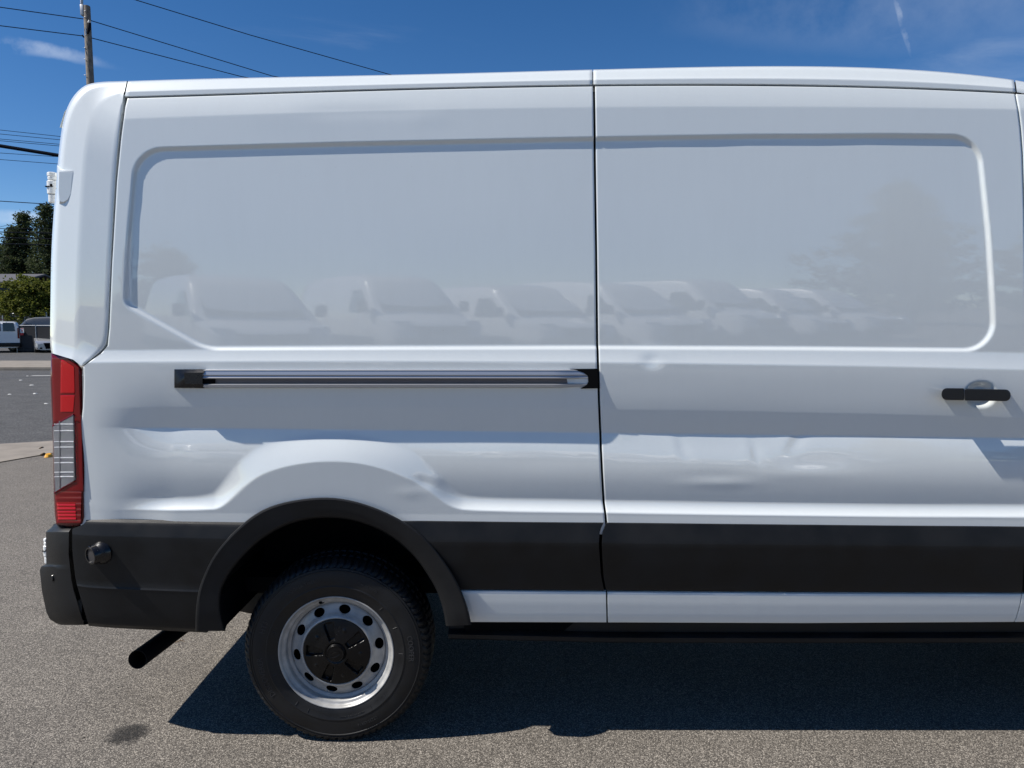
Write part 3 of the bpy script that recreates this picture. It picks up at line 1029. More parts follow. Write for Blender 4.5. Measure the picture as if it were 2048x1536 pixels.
# part behind the wheel: from the bumper seam to the arch
def ring_u(v, side):
    top = int(np.argmin(rm[:, 1]))
    if side == 'l':
        return np.interp(-v, -rm[:top + 1, 1][0:], rm[:top + 1, 0]) if False else np.interp(v, rm[:top + 1, 1][::-1], rm[:top + 1, 0][::-1])
    return np.interp(v, rm[top:, 1], rm[top:, 0])
tt_ = np.linspace(0, 1, 30)
vl_ = 1040 + tt_ * (1260 - 1040)
clL = (tt_, np.interp(vl_, [1038, 1048, 1056, 1062, 1110, 1170, 1252, 1262], [171, 170, 160, 141, 141, 148, 173, 176]))
clR = (tt_, np.array([ring_u(v, 'l') for v in vl_]))
CLP = [(0, 0.012), (0.03, 0.004), (0.13, -0.006), (0.155, -0.0085), (0.19, -0.009), (0.40, -0.0075), (0.62, -0.0035), (0.64, -0.006), (0.66, -0.004), (0.9, 0.008), (0.97, 0.016), (1.0, 0.034)]
def tuck(X, Z): return 0.5 * np.clip(-1.46 - X, 0, 1) ** 2
band('rear_cladding', CT, BB, CLP, clL, clR, M['clad'], nc=70, padd=0.03, sharp=30, yfun=tuck)

def bumper_corner():
    vv = np.array([1048, 1052, 1056, 1060, 1064, 1070, 1090, 1110, 1126, 1129, 1131, 1133, 1140, 1160, 1180, 1205, 1225, 1238, 1246, 1250.])
    sil = np.interp(vv, [1048, 1058, 1062, 1100, 1128.5, 1131, 1134, 1180, 1215, 1232, 1243, 1250], [109, 100, 92, 92, 93, 90, 79, 83.5, 90.5, 95, 103, 122])
    seam = np.interp(vv, [1048, 1056, 1062, 1110, 1170, 1252], [150, 145, 138.5, 138, 145, 170])
    dep = np.interp(vv, [1048, 1058, 1062, 1070, 1225, 1250], [0.055, 0.018, 0.006, 0.003, 0.012, 0.035])
    X, Yv, Z = [], [], []
    for v, s0, s1, dp in zip(vv, sil, seam, dep):
        rx_, ry_, rz2 = [], [], []
        ye = dp + 0.075
        for t in (0, 0.02, .15, .3, .45, .6, .75, .88, .96, 1.0):
            u = s1 + (s0 - s1) * t
            y = dp + 0.5 * max(0, -1.46 - float(unproj(s1, v, 0)[0])) ** 2 + (ye - dp) * (0.35 * t + 0.65 * t ** 2.6) + (0.015 if t == 0 else 0)
            x, z = unproj(u, v, y)
            rx_.append(float(x)); ry_.append(y); rz2.append(float(z))
        xe, ze = rx_[-1], rz2[-1]
        for yy in (0.13, 0.2, 0.4, 1.0, 1.6, 1.86, 1.93):
            rx_.append(xe - 0.01 * (1 - ((yy - 1.03) / 0.9) ** 2)); ry_.append(yy); rz2.append(ze)
        rx_.append(xe + 0.1); ry_.append(2.02); rz2.append(ze)
        X.append(rx_); Yv.append(ry_); Z.append(rz2)
    # underside
    X.append([x + 0.10 for x in X[-1]]); Yv.append(Yv[-1]); Z.append([z + 0.02 for z in Z[-1]])
    X = np.array(X)[:, ::-1]; Yv = np.array(Yv)[:, ::-1]; Z = np.array(Z)[:, ::-1]
    return gridobj('rear_bumper', X, Yv, Z, M['clad'], van, sharp=30)
bump_o = bumper_corner()
bump_o['label'] = 'black rear bumper end with sensor dimple'
# parking sensor in the bumper
sp = P3(104.5, 1156, 0.055)
def ringmesh(c, r, tr, ax, n=20, m=6):
    ax = Vector(ax).normalized()
    s = ax.cross(Vector((0, 0, 1))).normalized(); u = s.cross(ax)
    V, Fc = [], []
    for i in range(n):
        a = 2 * math.pi * i / n
        d = s * math.cos(a) + u * math.sin(a)
        for j in range(m):
            b = 2 * math.pi * j / m
            V.append(tuple(Vector(c) + d * (r + tr * math.cos(b)) + ax * tr * math.sin(b)))
    for i in range(n):
        for j in range(m):
            Fc.append((i * m + j, ((i + 1) % n) * m + j, ((i + 1) % n) * m + (j + 1) % m, i * m + (j + 1) % m))
    return V, Fc
sen = mesh('parking_sensor', *ringmesh(sp, 0.012, 0.0022, (-0.75, -0.66, 0)), M['blkplast'], van)
d_ = Vector((-0.75, -0.66, 0)).normalized()
mesh('sensor_face', *tube([tuple(Vector(sp) - d_ * 0.01), tuple(Vector(sp) + d_ * 0.0005)], 0.011, 14), M['shell'], sen)

# protruding camera pod on the bumper side: a stub that looks rearwards
def pod():
    c = np.array(P3(196, 1108, -0.005))
    pts, rad = [], []
    d = Vector((-0.50, -0.86, -0.06)).normalized()
    base = Vector(c) + Vector((0.012, 0.015, 0.004))
    seq = [(0, 0.047), (0.012, 0.045), (0.022, 0.040), (0.028, 0.0355), (0.030, 0.0345), (0.048, 0.0325), (0.0505, 0.0310), (0.0505, 0.0265), (0.045, 0.0255)]
    V, Fc = tube([tuple(base + d * a) for a, r in seq], [r for a, r in seq], 28, cap=False)
    # tube() bends at repeated points: rebuild ring by ring with one frame
    s = d.cross(Vector((0, 0, 1))).normalized(); u = s.cross(d)
    V = []
    for a, r in seq:
        for k in range(28):
            an = 2 * math.pi * k / 28
            V.append(tuple(base + d * a + (s * math.cos(an) + u * math.sin(an)) * r))
    o = mesh('sensor_pod', V, Fc, M['blkplast'], van, sharp=40)
    V2 = [tuple(base + d * 0.045 + (s * math.cos(2 * math.pi * k / 28) + u * math.sin(2 * math.pi * k / 28)) * 0.0256) for k in range(28)]
    mesh('sensor_lens', V2 + [tuple(base + d * 0.047)], [(k, (k + 1) % 28, 28) for k in range(28)], pm('sensor_lens_grey', (0.035, 0.033, 0.034), 0.45), o)
    q = base + d * 0.046 + u * 0.0330 + s * 0.004
    mesh('latch', *cat_meshes([tube([tuple(q + s * 0.007), tuple(q - s * 0.007)], 0.0016, 5), tube([tuple(q + s * 0.007 - d * 0.012), tuple(q - s * 0.007 - d * 0.012)], 0.0016, 5),
                               tube([tuple(q + s * 0.007), tuple(q + s * 0.007 - d * 0.012)], 0.0016, 5)]), M['blkplast'], o)
pod()

# wheel arch flare
def flare():
    secs = []
    for t, y in ((0.0, 0.016), (0.0, -0.006), (0.03, -0.0115), (0.10, -0.0135), (0.16, -0.0125), (0.5, -0.0095), (0.9, -0.004), (0.97, 0.001), (1.0, 0.008), (1.0, 0.022), (1.02, 0.05)):
        uv = ro * (1 - t) + ri * t
        yy = np.full(NR, y)
        low = np.clip((uv[:, 1] - 1215) / 45, 0, 1)
        yy = yy + 0.012 * low ** 2
        x, z = unproj(uv[:, 0], uv[:, 1], yy)
        secs.append((x, yy, z))
    X = np.array([s[0] for s in secs]); Yv = np.array([s[1] for s in secs]); Z = np.array([s[2] for s in secs])
    return gridobj('wheel_arch_flare', X, Yv, Z, M['flare'], van, sharp=28, flip=False)
flare_o = flare()

vr_ = 1042 + tt_ * (1180 - 1042)
crL = (tt_, np.array([ring_u(v, 'r') for v in vr_]))
crR = (tt_, np.interp(vr_, [1042, 1048, 1062, 1090, 1150, 1180], [1208, 1204, 1199, 1197.5, 1202, 1208]))
CRP = [(0, 0.012), (0.02, 0.006), (0.28, -0.007), (0.31, -0.0080), (0.6, 0.004), (0.93, 0.022), (0.98, 0.026), (1.0, 0.032)]
CB = ([840, 1205, 1600, 2048], [1179, 1181.5, 1184, 1185.5])
band('lower_cladding', CT, CB, CRP, crL, crR, M['clad'], nc=60, padd=0.03, sharp=30)
cdL = (tt_, np.interp(vr_, [1042, 1050, 1062, 1090, 1150, 1180], [1213, 1211, 1206, 1204, 1207, 1212.5]))
cdR = (tt_, np.interp(vr_, [1042, 1180], [2051, 2044.5]))
band('door_cladding', CT, CB, CRP, cdL, cdR, M['clad'], nc=80, padd=0.03, sharp=30)
CBx = ([840, 1205, 1600, 2048, 2600], [1179, 1181.5, 1184, 1185.5, 1185.5])
CTx = ([140, 480, 840, 1205, 1600, 2048, 2600], [1037.5, 1043.5, 1041, 1044.5, 1048.5, 1052.5, 1052.5])
band('front_door_cladding', CTx, CBx, CRP, (tt_, cdR[1] + 4), (tt_, np.full(30, 2560.)), M['clad'], nc=30, padd=0.03, sharp=30)

ST = ([840, 1205, 1600, 2048, 2600], [1178.5, 1181.5, 1184.5, 1186, 1186])
SB = ([840, 1205, 1600, 2048, 2600], [1243.5, 1244.5, 1246, 1243.5, 1243.5])
STP = [(0, 0.038), (0.05, 0.030), (0.12, 0.0285), (0.4, 0.0320), (0.8, 0.040), (1.0, 0.048)]
band('rocker_panel', ST, SB, STP, ([0, 0.5, 1], [921, 929, 937]), ([0, 1], [1211.5, 1212.5]), M['paint'], nc=30, padd=0.02, sharp=40)
band('door_rocker_panel', ST, SB, STP, ([0, 1], [1215.5, 1216.5]), ([0, 0.4, 0.8, 1], [2043, 2039, 2032.5, 2028]), M['paint'], nc=60, padd=0.02, sharp=40)
band('front_rocker_panel', ST, SB, STP, ([0, 0.4, 0.8, 1], [2046, 2042, 2035.5, 2031]), ([0, 1], [2560, 2560]), M['paint'], nc=20, padd=0.02, sharp=40)

# sill under the doors
def sill():
    xs = np.linspace(float(unproj(893, 1250, 0.03)[0]), 2.75, 60)
    zt = float(unproj(1500, 1245, 0.06)[1]); zb = float(unproj(1500, 1284, 0.10)[1])
    h = zt - zb
    prof = [(0.115, zt + 0.01), (0.112, zb + h * 0.42), (0.090, zb + h * 0.38), (0.080, zb + h * 0.31), (0.081, zb + h * 0.14), (0.098, zb + h * 0.02), (0.12, zb - 0.005), (0.24, zb + 0.0)]
    X = np.repeat(xs[None, :], len(prof), 0)
    Yv = np.repeat(np.array([p[0] for p in prof])[:, None], len(xs), 1)
    Z = np.repeat(np.array([p[1] for p in prof])[:, None], len(xs), 1)
    Z = Z - 0.006 * np.sin((xs - xs[0]) / (xs[-1] - xs[0]) * math.pi)[None, :]
    Yv = Yv + np.where(xs < 0.35, 0.02 * ((0.35 - xs) / 0.5), 0)[None, :]
    gridobj('sill', X, Yv, Z, M['clad'], van, sharp=30)
sill()

# wheel housing, inner shell, floor and the far side
wx, wz = unproj(672.5, 1305, 0.06)
WX, WZ = float(wx), float(wz)
def housing():
    x, z = unproj(ri[:, 0], ri[:, 1], 0.05)
    V, n = [], NR
    for y, g_ in ((0.048, 1.0), (0.10, 1.03), (0.56, 1.03)):
        for a, b in zip(x, z):
            V.append((WX + (a - WX) * g_, y, WZ + (b - WZ) * g_))
    Fc = [(k * n + i, k * n + i + 1, (k + 1) * n + i + 1, (k + 1) * n + i) for k in range(2) for i in range(n - 1)]
    c = len(V); V.append((WX, 0.56, 0.51))
    Fc += [(2 * n + i, 2 * n + i + 1, c) for i in range(n - 1)]
    mesh('wheel_housing', V, Fc, M['dark'], van)
housing()
x_arl = float(unproj(392, 1150, 0)[0]) ; x_arr = float(unproj(940, 1150, 0)[0])
z_bot = float(unproj(1000, 1060, 0)[1])
shell = cat_meshes([box(-1.58, 2.15, 0.100, 1.94, 0.96, 2.22), box(-1.60, x_arl + 0.06, 0.10, 1.94, 0.56, 0.96), box(x_arr - 0.03, 2.76, 0.118, 1.95, 0.40, 0.96),
                    box(x_arl + 0.06, x_arr - 0.03, 0.565, 1.5, 0.52, 0.96)])
mesh('inner_shell', *shell, M['shell'], van, smooth=False)  # black core behind the panels, added to darken the gaps
# black backing added close behind the panels to keep the seam gaps dark
xs1, xs2 = float(unproj(1188, 400, 0)[0]) - 0.03, float(unproj(1212, 900, 0)[0]) + 0.03
for b_ in [box(xs1, xs2, 0.065, 0.12, 0.50, 1.21), box(xs1, xs2 - 0.04, 0.070, 0.12, 1.21, 2.42), box(1.78, 1.92, 0.065, 0.12, 0.50, 1.21), box(1.78, 1.92, 0.070, 0.12, 1.21, 2.36),
           box(-1.62, -1.40, 0.058, 0.12, 0.475, 0.86), box(-1.55, -1.30, 0.066, 0.099, 1.46, 2.34), box(-1.30, 1.78, 0.085, 0.13, 2.30, 2.395)]:
    mesh('seam_backing', *b_, M['shell'], van, smooth=False)
def far_side():
    s = np.linspace(172, 1062, 60)
    xs = np.linspace(-1.60, 2.30, 24)
    X = np.repeat(xs[None, :], 60, 0)
    Z = zmap(np.repeat(s[:, None], 24, 1), X)
    Yv = 2.06 - np.repeat(Yc(s)[:, None], 24, 1)
    X = np.vstack([X, X[-1:]]); Z = np.vstack([Z, np.full((1, 24), 0.51)]); Yv = np.vstack([Yv, Yv[-1:] - 0.03])
    gridobj('far_side_panel', X, Yv, Z, M['paint'], van, flip=True)
far_side()
def roof():
    us = np.linspace(200, 2036, 50)
    vt = np.interp(us, *RT)
    x, z = unproj(us, vt, YT + 0.05)
    x = np.append(x, np.linspace(float(x[-1]) + 0.08, 2.4, 8)); z = np.append(z, z[-1] - 0.10 * ((x[50:] - x[49]) / 1.05) ** 1.5 - 0.16 * (x[50:] - x[49]))
    x = np.concatenate([[-1.635, -1.615, -1.575], x]); z = np.concatenate([z[:1] + [-0.13, -0.075, -0.04], z])
    ys = np.concatenate([[YT + 0.046, 0.14, 0.2, 0.3], np.linspace(0.45, 1.61, 12), [1.76, 1.86, 1.92, 1.95]])
    crown = 0.045 * (1 - ((ys - 1.03) / 0.93) ** 2) - 0.006
    X = np.repeat(x[None, :], len(ys), 0); Yv = np.repeat(ys[:, None], len(x), 1); Z = z[None, :] + crown[:, None]
    k = np.clip((-1.40 - X) / 0.2, 0, 1)
    Z = Z - 0.025 * k ** 2
    gridobj('roof', X, Yv, Z, M['paint'], van, flip=True)
roof()
# rear doors
xr0 = float(unproj(100, 600, 0.2)[0])
for y0, y1 in ((0.17, 1.024), (1.036, 1.89)):
    d2 = mesh('rear_door', *rbox(-1.628, -1.60, y0, y1, 0.86, 2.37, 0.012, 3), M['paint'], van)
    mesh('door_pull', *rbox(-1.645, -1.626, 1.03 - 0.16 if y0 < 1 else 1.03 + 0.06, 1.03 - 0.06 if y0 < 1 else 1.03 + 0.16, 1.26, 1.30, 0.006), M['handle'], d2)

# underbody: floor, rear axle, spare wheel, exhaust
mesh('floor_pan', *cat_meshes([box(-1.45, 2.7, 0.35, 1.8, 0.48, 0.54), box(-1.55, 2.7, 0.55, 0.63, 0.40, 0.51), box(-1.55, 2.7, 1.45, 1.53, 0.40, 0.51)]), M['dark'], van, smooth=False)
mesh('rear_axle', *tube([(WX, 0.3, WZ), (WX, 0.8, WZ), (WX, 0.9, WZ), (WX, 1.15, WZ), (WX, 1.25, WZ), (WX, 1.78, WZ)], [0.05, 0.05, 0.16, 0.16, 0.05, 0.05], 14), M['dark'], van)
sv, sf = [], []
for r_, z_ in ((0.02, 0.25), (0.26, 0.245), (0.33, 0.26), (0.345, 0.31), (0.345, 0.40), (0.30, 0.46), (0.02, 0.47)):
    for k in range(36):
        a = 2 * math.pi * k / 36
        sv.append((-1.10 + r_ * math.cos(a), 0.98 + r_ * math.sin(a), z_))
sf = quads(7, 36, wrap=True)
mesh('spare_wheel', np.array(sv), sf, M['rubber'], van)
e0, e1 = Vector(P3(275, 1319, 0.10)), Vector(P3(352, 1262, 0.42))
dd = (e1 - e0).normalized()
s_ax = dd.cross(Vector((0, 0, 1))).normalized(); u_ax = s_ax.cross(dd)
pv = []
pr = 0.036
seq = [(0.05, pr - 0.003), (0.0, pr - 0.003), (-0.001, pr), (0.01, pr), (0.12, pr), (0.25, pr), (0.5, pr)]
for a, r_ in seq:
    for k in range(24):
        an = 2 * math.pi * k / 24
        cut = 0.0
        pv.append(tuple(e0 + dd * (a + cut) + (s_ax * math.cos(an) + u_ax * math.sin(an)) * r_))
tp = mesh('tail_pipe', np.array(pv), quads(len(seq), 24, wrap=True), M['dark'], van)
lp = ground_at(385, 1352)
mesh('tow_loop', *ringmesh((-1.635, 0.55, 0.485), 0.032, 0.008, (0, 1, 0.2)), M['dark'], van)

# --- sliding door track
TRT = ([340, 1200], [738, 738.5]); TRB = ([340, 1200], [776.5, 776])
TP = [(0, 0.006), (0.02, -0.013), (0.07, -0.0165), (0.10, -0.0150), (0.30, -0.0185), (0.36, -0.0150), (0.46, -0.0185), (0.50, -0.0165), (0.52, -0.002), (0.76, -0.001), (0.78, -0.014), (0.82, -0.0175), (0.94, -0.0165), (1.0, 0.006)]
X1, X2 = float(unproj(1108, 757, 0)[0]), float(unproj(1178, 757, 0)[0])
def dive(X, Z): return 0.017 * smooth01((X - X1) / (X2 - X1))
track = band('door_track', TRT, TRB, TP, ([0, .3, 1], [408, 404, 407]), ([0, 1], [1187, 1189]), M['alu'], nc=80, padd=0, sharp=25, n_each=2, yfun=dive)
band('track_channel', ([340, 1200], [757.6, 757.6]), ([340, 1200], [767, 767]), [(0, -0.0030), (1, -0.0026)], ([0, 1], [424, 424]), ([0, 1], [1172, 1172]), M['aludk'], nc=40, padd=0, parent=track, yfun=dive)
loft_poly([[(348, 738), (412, 738), (406, 746), (406, 768), (409, 777), (348, 776)],
           [(349, 739), (411, 738.5), (405.5, 746), (405.5, 768), (408, 776), (349, 775.5)],
           [(368, 745.5), (407, 745), (405, 749), (405, 765), (406, 768), (370, 768)]],
          [0.008, -0.013, -0.021], M['blkplast'], 'track_end_cap', track)
band('track_slot', ([1100, 1200], [759, 759]), ([1100, 1200], [767, 767]), [(0, -0.012), (1, -0.012)], ([0, 1], [405, 405]), ([0, 1], [428, 428]), M['shell'], nc=4, padd=0.01, parent=track)
loft_poly([[(1138, 737.5), (1196, 737), (1197, 777), (1160, 777.5), (1172, 770), (1176, 764), (1175, 752), (1166, 745), (1150, 741)],
           [(1140, 738), (1195, 737.5), (1196, 776.5), (1162, 777), (1173, 770), (1177, 764), (1176, 752), (1167, 745), (1152, 741)]],
          [0.010, -0.0035], M['shell'], 'dark_mouth_patch', track)  # flush black patch, the shade of the track's hollow end put into colour

# --- door handle
def handle():
    cu, cv = 1935, 789
    y0 = 0.003
    def pill(u0, u1, v0, v1, ya, yb_, mat, name, parent, tilt=0.0, rl=13.5, rr=13.5):
        out = round_poly([(u0, v0, rl), (u1, v0 + tilt, rr), (u1, v1 + tilt, rr), (u0, v1, rl)], 6)
        c = out.mean(0)
        rings = [(1.0, ya), (1.0, yb_ + 0.006), (0.985, yb_ + 0.002), (0.94, yb_ + 0.0004), (0.8, yb_)]
        V, m_ = [], len(out)
        for s_, y in rings:
            sc = np.array([1 - (1 - s_) * 0.35, s_])
            for p in out:
                q = c + (p - c) * sc
                V.append(P3(q[0], q[1], y))
        Fc = [(k * m_ + i, (k + 1) * m_ + i, (k + 1) * m_ + (i + 1) % m_, k * m_ + (i + 1) % m_) for k in range(len(rings) - 1) for i in range(m_)]
        Fc.append(tuple(range((len(rings) - 1) * m_, len(rings) * m_)))
        o = mesh(name, V, Fc, mat, parent, sharp=40)
        bm = bmesh.new(); bm.from_mesh(o.data); bmesh.ops.recalc_face_normals(bm, faces=bm.faces); bm.to_mesh(o.data); bm.free()
        return o
    h = pill(1929.5, 2021.5, 777.5, 801, y0 - 0.018, y0 - 0.046, M['handle'], 'door_handle', door, tilt=1.5, rl=2, rr=11)
    pill(1883, 1928, 776, 800, y0 + 0.004, y0 - 0.044, M['handle'], 'lock_cover', h, tilt=0.5, rl=11, rr=2)
    pill(1998, 2019, 779.5, 801, y0 + 0.004, y0 - 0.03, M['handle'], 'handle_mount', h, rl=8, rr=8)
handle()

# --- rear wheel
def text_arc(body, size, r0, phi_c, y, squeeze=1.0):
    cu = bpy.data.curves.new('t', 'FONT')
    cu.body = body
    cu.size = size
    cu.extrude = 0.0012
    cu.align_x = 'CENTER'
    cu.resolution_u = 2
    ob = bpy.data.objects.new('t', cu)
    COL.objects.link(ob)
    dg = bpy.context.evaluated_depsgraph_get()
    me = bpy.data.meshes.new_from_object(ob.evaluated_get(dg))
    V = []
    for p in me.vertices:
        ph = phi_c - p.co.x * squeeze / (r0 + size * 0.35)
        rr = r0 + p.co.y
        V.append((WX + rr * math.cos(ph), y - p.co.z, WZ + rr * math.sin(ph)))
    Fc = [tuple(p.vertices) for p in me.polygons]
    bpy.data.objects.remove(ob); bpy.data.curves.remove(cu); bpy.data.meshes.remove(me)
    return V, Fc

def wheel(y_face=0.056, name='rear_wheel', full=True):
    root = mesh(name, *lathe([(0.195, y_face + 0.03), (0.195, y_face + 0.19)], WX, WZ, 48), M['dark'], van)
    prof = [(0.2145, .020), (0.2165, .006), (0.2200, .0005), (0.226, -.0022), (0.240, -.0060), (0.256, -.0085), (0.2585, -.0100), (0.2605, -.0100), (0.263, -.0085), (0.272, -.0090),
            (0.285, -.0086), (0.300, -.0068), (0.3075, -.0048), (0.3090, -.0064), (0.3115, -.0060), (0.3125, -.0036), (0.3150, -.0026), (0.3160, -.0042), (0.3185, -.0034), (0.3195, -.0002),
            (0.3225, .0015), (0.3255, .0035), (0.3300, .0080), (0.3350, .0150), (0.3395, .0240), (0.3425, .0300), (0.3440, .0420), (0.3445, .0560), (0.3400, .0600), (0.3400, .0680), (0.3450, .072),
            (0.3455, .115), (0.3410, .118), (0.3410, .126), (0.3455, .129), (0.345, .175), (0.3395, .205), (0.325, .225), (0.29, .236), (0.25, .236), (0.2145, .215)]
    N = 80 * 8
    ang = np.arange(N) / N * 2 * math.pi
    X, Yv, Z = [], [], []
    for i, (r, y) in enumerate(prof):
        ph = (ang * 80 / (2 * math.pi) + 0.18 * math.sin(i * 0.6) + (i * 0.03)) % 1.0
        grv = (np.abs(ph - 0.5) < 0.17).astype(float)
        alt = (np.floor(ang * 80 / (2 * math.pi)) % 2)
        g_r = np.zeros(N); g_y = np.zeros(N)
        if 20 <= i <= 22: g_y = grv * 0.003 * (0.6 + 0.7 * alt); g_r = -grv * 0.002
        elif 23 <= i <= 27: g_r = -grv * 0.0045; g_y = grv * 0.003
        elif 29 < i < 36: g_r = -grv * 0.005
        rr = (r + g_r) * (1 + 0.036 * smooth01((r - 0.25) / 0.09))
        X.append(WX + rr * np.cos(ang)); Z.append(WZ + rr * np.sin(ang)); Yv.append(y_face + y + g_y)
    X = np.array(X); Yv = np.array(Yv); Z = np.array(Z)
    low = np.clip((0.055 - Z) / 0.055, 0, 1)                    # the loaded tyre bulges and flattens on the ground
    Yv = Yv - 0.007 * low * (np.array([p[1] for p in prof])[:, None] < 0.03)
    Z = np.where(Z < 0.012, 0.0015 + (Z - Z.min()) * 0.25, Z) if Z.min() < 0 else Z
    Z = np.maximum(Z, 0.001)
    V = np.stack([X, Yv, Z], -1).reshape(-1, 3)
    ty = mesh('tyre', V, quads(len(prof), N, wrap=True, flip=True), M['rubber'], root, sharp=32)
    let = [text_arc('DISCOVERER', 0.030, 0.277, R(199), y_face - 0.0085, 0.92), text_arc('HT3', 0.028, 0.278, R(159), y_face - 0.0085),
           text_arc('COOPER', 0.029, 0.277, R(4), y_face - 0.0085, 0.88), text_arc('COOPER TIRES', 0.017, 0.284, R(116), y_face - 0.0082, 1.05),
           text_arc('LT235/65R16', 0.015, 0.285, R(294), y_face - 0.0083), text_arc('LOAD RANGE E  121/119R', 0.009, 0.247, R(283), y_face - 0.0073),
           text_arc('TUBELESS  RADIAL', 0.010, 0.284, R(64), y_face - 0.0083)]
    for e_ in let: mesh('lettering', *e_, M['letter'], ty, smooth=False)
    # short radial moulding marks
    mk = []
    for a in (0, 24, 45, 200, 232, 244, 302, 318, 160):
        c_, s_ = math.cos(R(a)), math.sin(R(a))
        mk.append(tube([(WX + 0.238 * c_, y_face - .0062, WZ + 0.238 * s_), (WX + 0.254 * c_, y_face - .0088, WZ + 0.254 * s_)], 0.0007, 4))
    for e_ in mk: mesh('moulding_mark', *e_, M['letter'], ty)
    # rim: flange, well and disc
    rp = [(0.2150, .022), (0.2190, .008), (0.2200, .002), (0.2190, -.0015), (0.2160, -.0020), (0.2125, .0010), (0.2105, .0060), (0.2085, .0120), (0.2020, .0150), (0.1975, .0165),
          (0.1955, .0200), (0.1945, .0300), (0.1935, .0380), (0.1880, .0400), (0.1840, .0415), (0.1815, .0445), (0.1800, .0600)]
    V, q = lathe([(r, y_face + y) for r, y in rp], WX, WZ, 144)
    rim = mesh('rim', V, q, M['rim'], root, sharp=50)
    dp_ = [(0.1815, .0520), (0.1795, .0455), (0.1760, .0425), (0.1700, .0400), (0.1600, .0365), (0.1500, .0320), (0.1440, .0265), (0.1390, .0190), (0.1345, .0135), (0.1300, .0125), (0.1270, .0150), (0.1255, .0220), (0.12, .03)]
    V, q = lathe([(r, y_face + y) for r, y in dp_], WX, WZ, 180)
    disc = mesh('wheel_disc', V, q, M['rim'], rim, sharp=60)
    # ten oval ventilation holes cut through the disc
    cv_, cf_ = [], []
    for k in range(10):
        a = R(80 + 36 * k)
        cx, cz = WX + 0.1590 * math.cos(a), WZ + 0.1590 * math.sin(a)
        n_ = 24; b0 = len(cv_)
        for y in (y_face - 0.01, y_face + 0.09):
            for i in range(n_):
                th = 2 * math.pi * i / n_
                rt, rr = 0.0222 * math.cos(th), 0.0158 * math.sin(th)
                cv_.append((cx + rr * math.cos(a) - rt * math.sin(a), y, cz + rr * math.sin(a) + rt * math.cos(a)))
        cf_ += [(b0 + i, b0 + (i + 1) % n_, b0 + n_ + (i + 1) % n_, b0 + n_ + i) for i in range(n_)]
        cf_.append(tuple(range(b0, b0 + n_))[::-1]); cf_.append(tuple(range(b0 + n_, b0 + 2 * n_)))
    cut = mesh('cutter', cv_, cf_, M['shell'], van, smooth=False)
    bm = bmesh.new(); bm.from_mesh(cut.data); bmesh.ops.recalc_face_normals(bm, faces=bm.faces); bm.to_mesh(cut.data); bm.free()
    sol = disc.modifiers.new('s', 'SOLIDIFY'); sol.thickness = 0.004; sol.offset = -1
    bo = disc.modifiers.new('b', 'BOOLEAN'); bo.operation = 'DIFFERENCE'; bo.object = cut; bo.solver = 'EXACT'
    dg = bpy.context.evaluated_depsgraph_get()
    me = bpy.data.meshes.new_from_object(disc.evaluated_get(dg))
    disc.modifiers.clear()
    if len(me.polygons) > 500:
        me.materials.clear(); me.materials.append(M['rim'])
        me.polygons.foreach_set('material_index', np.zeros(len(me.polygons), np.int32))
        me.set_sharp_from_angle(angle=R(40))
        disc.data = me
    bpy.data.objects.remove(cut)
    V, q = lathe([(0.0, y_face + 0.085), (0.20, y_face + 0.085)], WX, WZ, 40)
    mesh('brake_backing', V, q, M['shell'], root)
    # black hub cap with five recessed spokes
    nr, na = 46, 300
    rr = np.linspace(0.1265, 0.0, nr)[:, None]; aa = (np.arange(na) / na * 2 * math.pi)[None, :]
    y = 0.016 - 0.018 * np.cos(np.clip(rr / 0.127, 0, 1) * math.pi / 2) ** 0.9 + 0.0 * aa
    for k in range(5):
        a0 = R(33 + 72 * k)
        da = (aa - a0 + math.pi) % (2 * math.pi) - math.pi
        lat = rr * np.sin(da); rad = rr * np.cos(da)
        hw = np.interp(rad, [0.045, 0.118], [0.012, 0.021])
        m_ = np.clip((hw - np.abs(lat)) / 0.0035, 0, 1) * np.clip((rad - 0.048) / 0.004, 0, 1) * np.clip((0.116 - rad) / 0.004, 0, 1)
        y = y + 0.014 * m_
        a1 = R(69 + 72 * k)
        px, pz = rr * np.cos(aa) - 0.092 * math.cos(a1), rr * np.sin(aa) - 0.092 * math.sin(a1)
        dl = np.hypot(px, pz)
        y = y - 0.0025 * np.exp(-(dl / 0.006) ** 4)
    y = y - 0.007 * smooth01((0.034 - rr) / 0.004) - 0.0025 * np.exp(-((rr - 0.0315) / 0.0018) ** 2) + 0.003 * smooth01((0.041 - rr) / 0.003) * (rr > 0.034)
    X = WX + rr * np.cos(aa); Z = WZ + rr * np.sin(aa)
    V = np.stack([X, y_face + y - 0.004, Z], -1).reshape(-1, 3)
    cap = mesh('hub_cap', V, quads(nr, na, wrap=True, flip=True), M['cap'], root, sharp=60)
    # faint raised oval badge
    ov = [(WX + 0.020 * math.cos(t) * math.cos(.35) - 0.008 * math.sin(t) * math.sin(.35), y_face - 0.0165, WZ + 0.020 * math.cos(t) * math.sin(.35) + 0.008 * math.sin(t) * math.cos(.35)) for t in np.linspace(0, 2 * math.pi, 25)]
    mesh('badge', *tube(ov, 0.0009, 5, cap=False), M['cap'], cap)
    vs = P3(641, 1206, y_face + 0.012)
    mesh('valve_stem', *tube([(vs[0] + .004, vs[1] + .035, vs[2] - .006), vs, (vs[0] - .001, vs[1] - .006, vs[2] + .004)], [0.006, 0.005, 0.0045], 10), M['shell'], root)
    return root
rear_wheel = wheel()
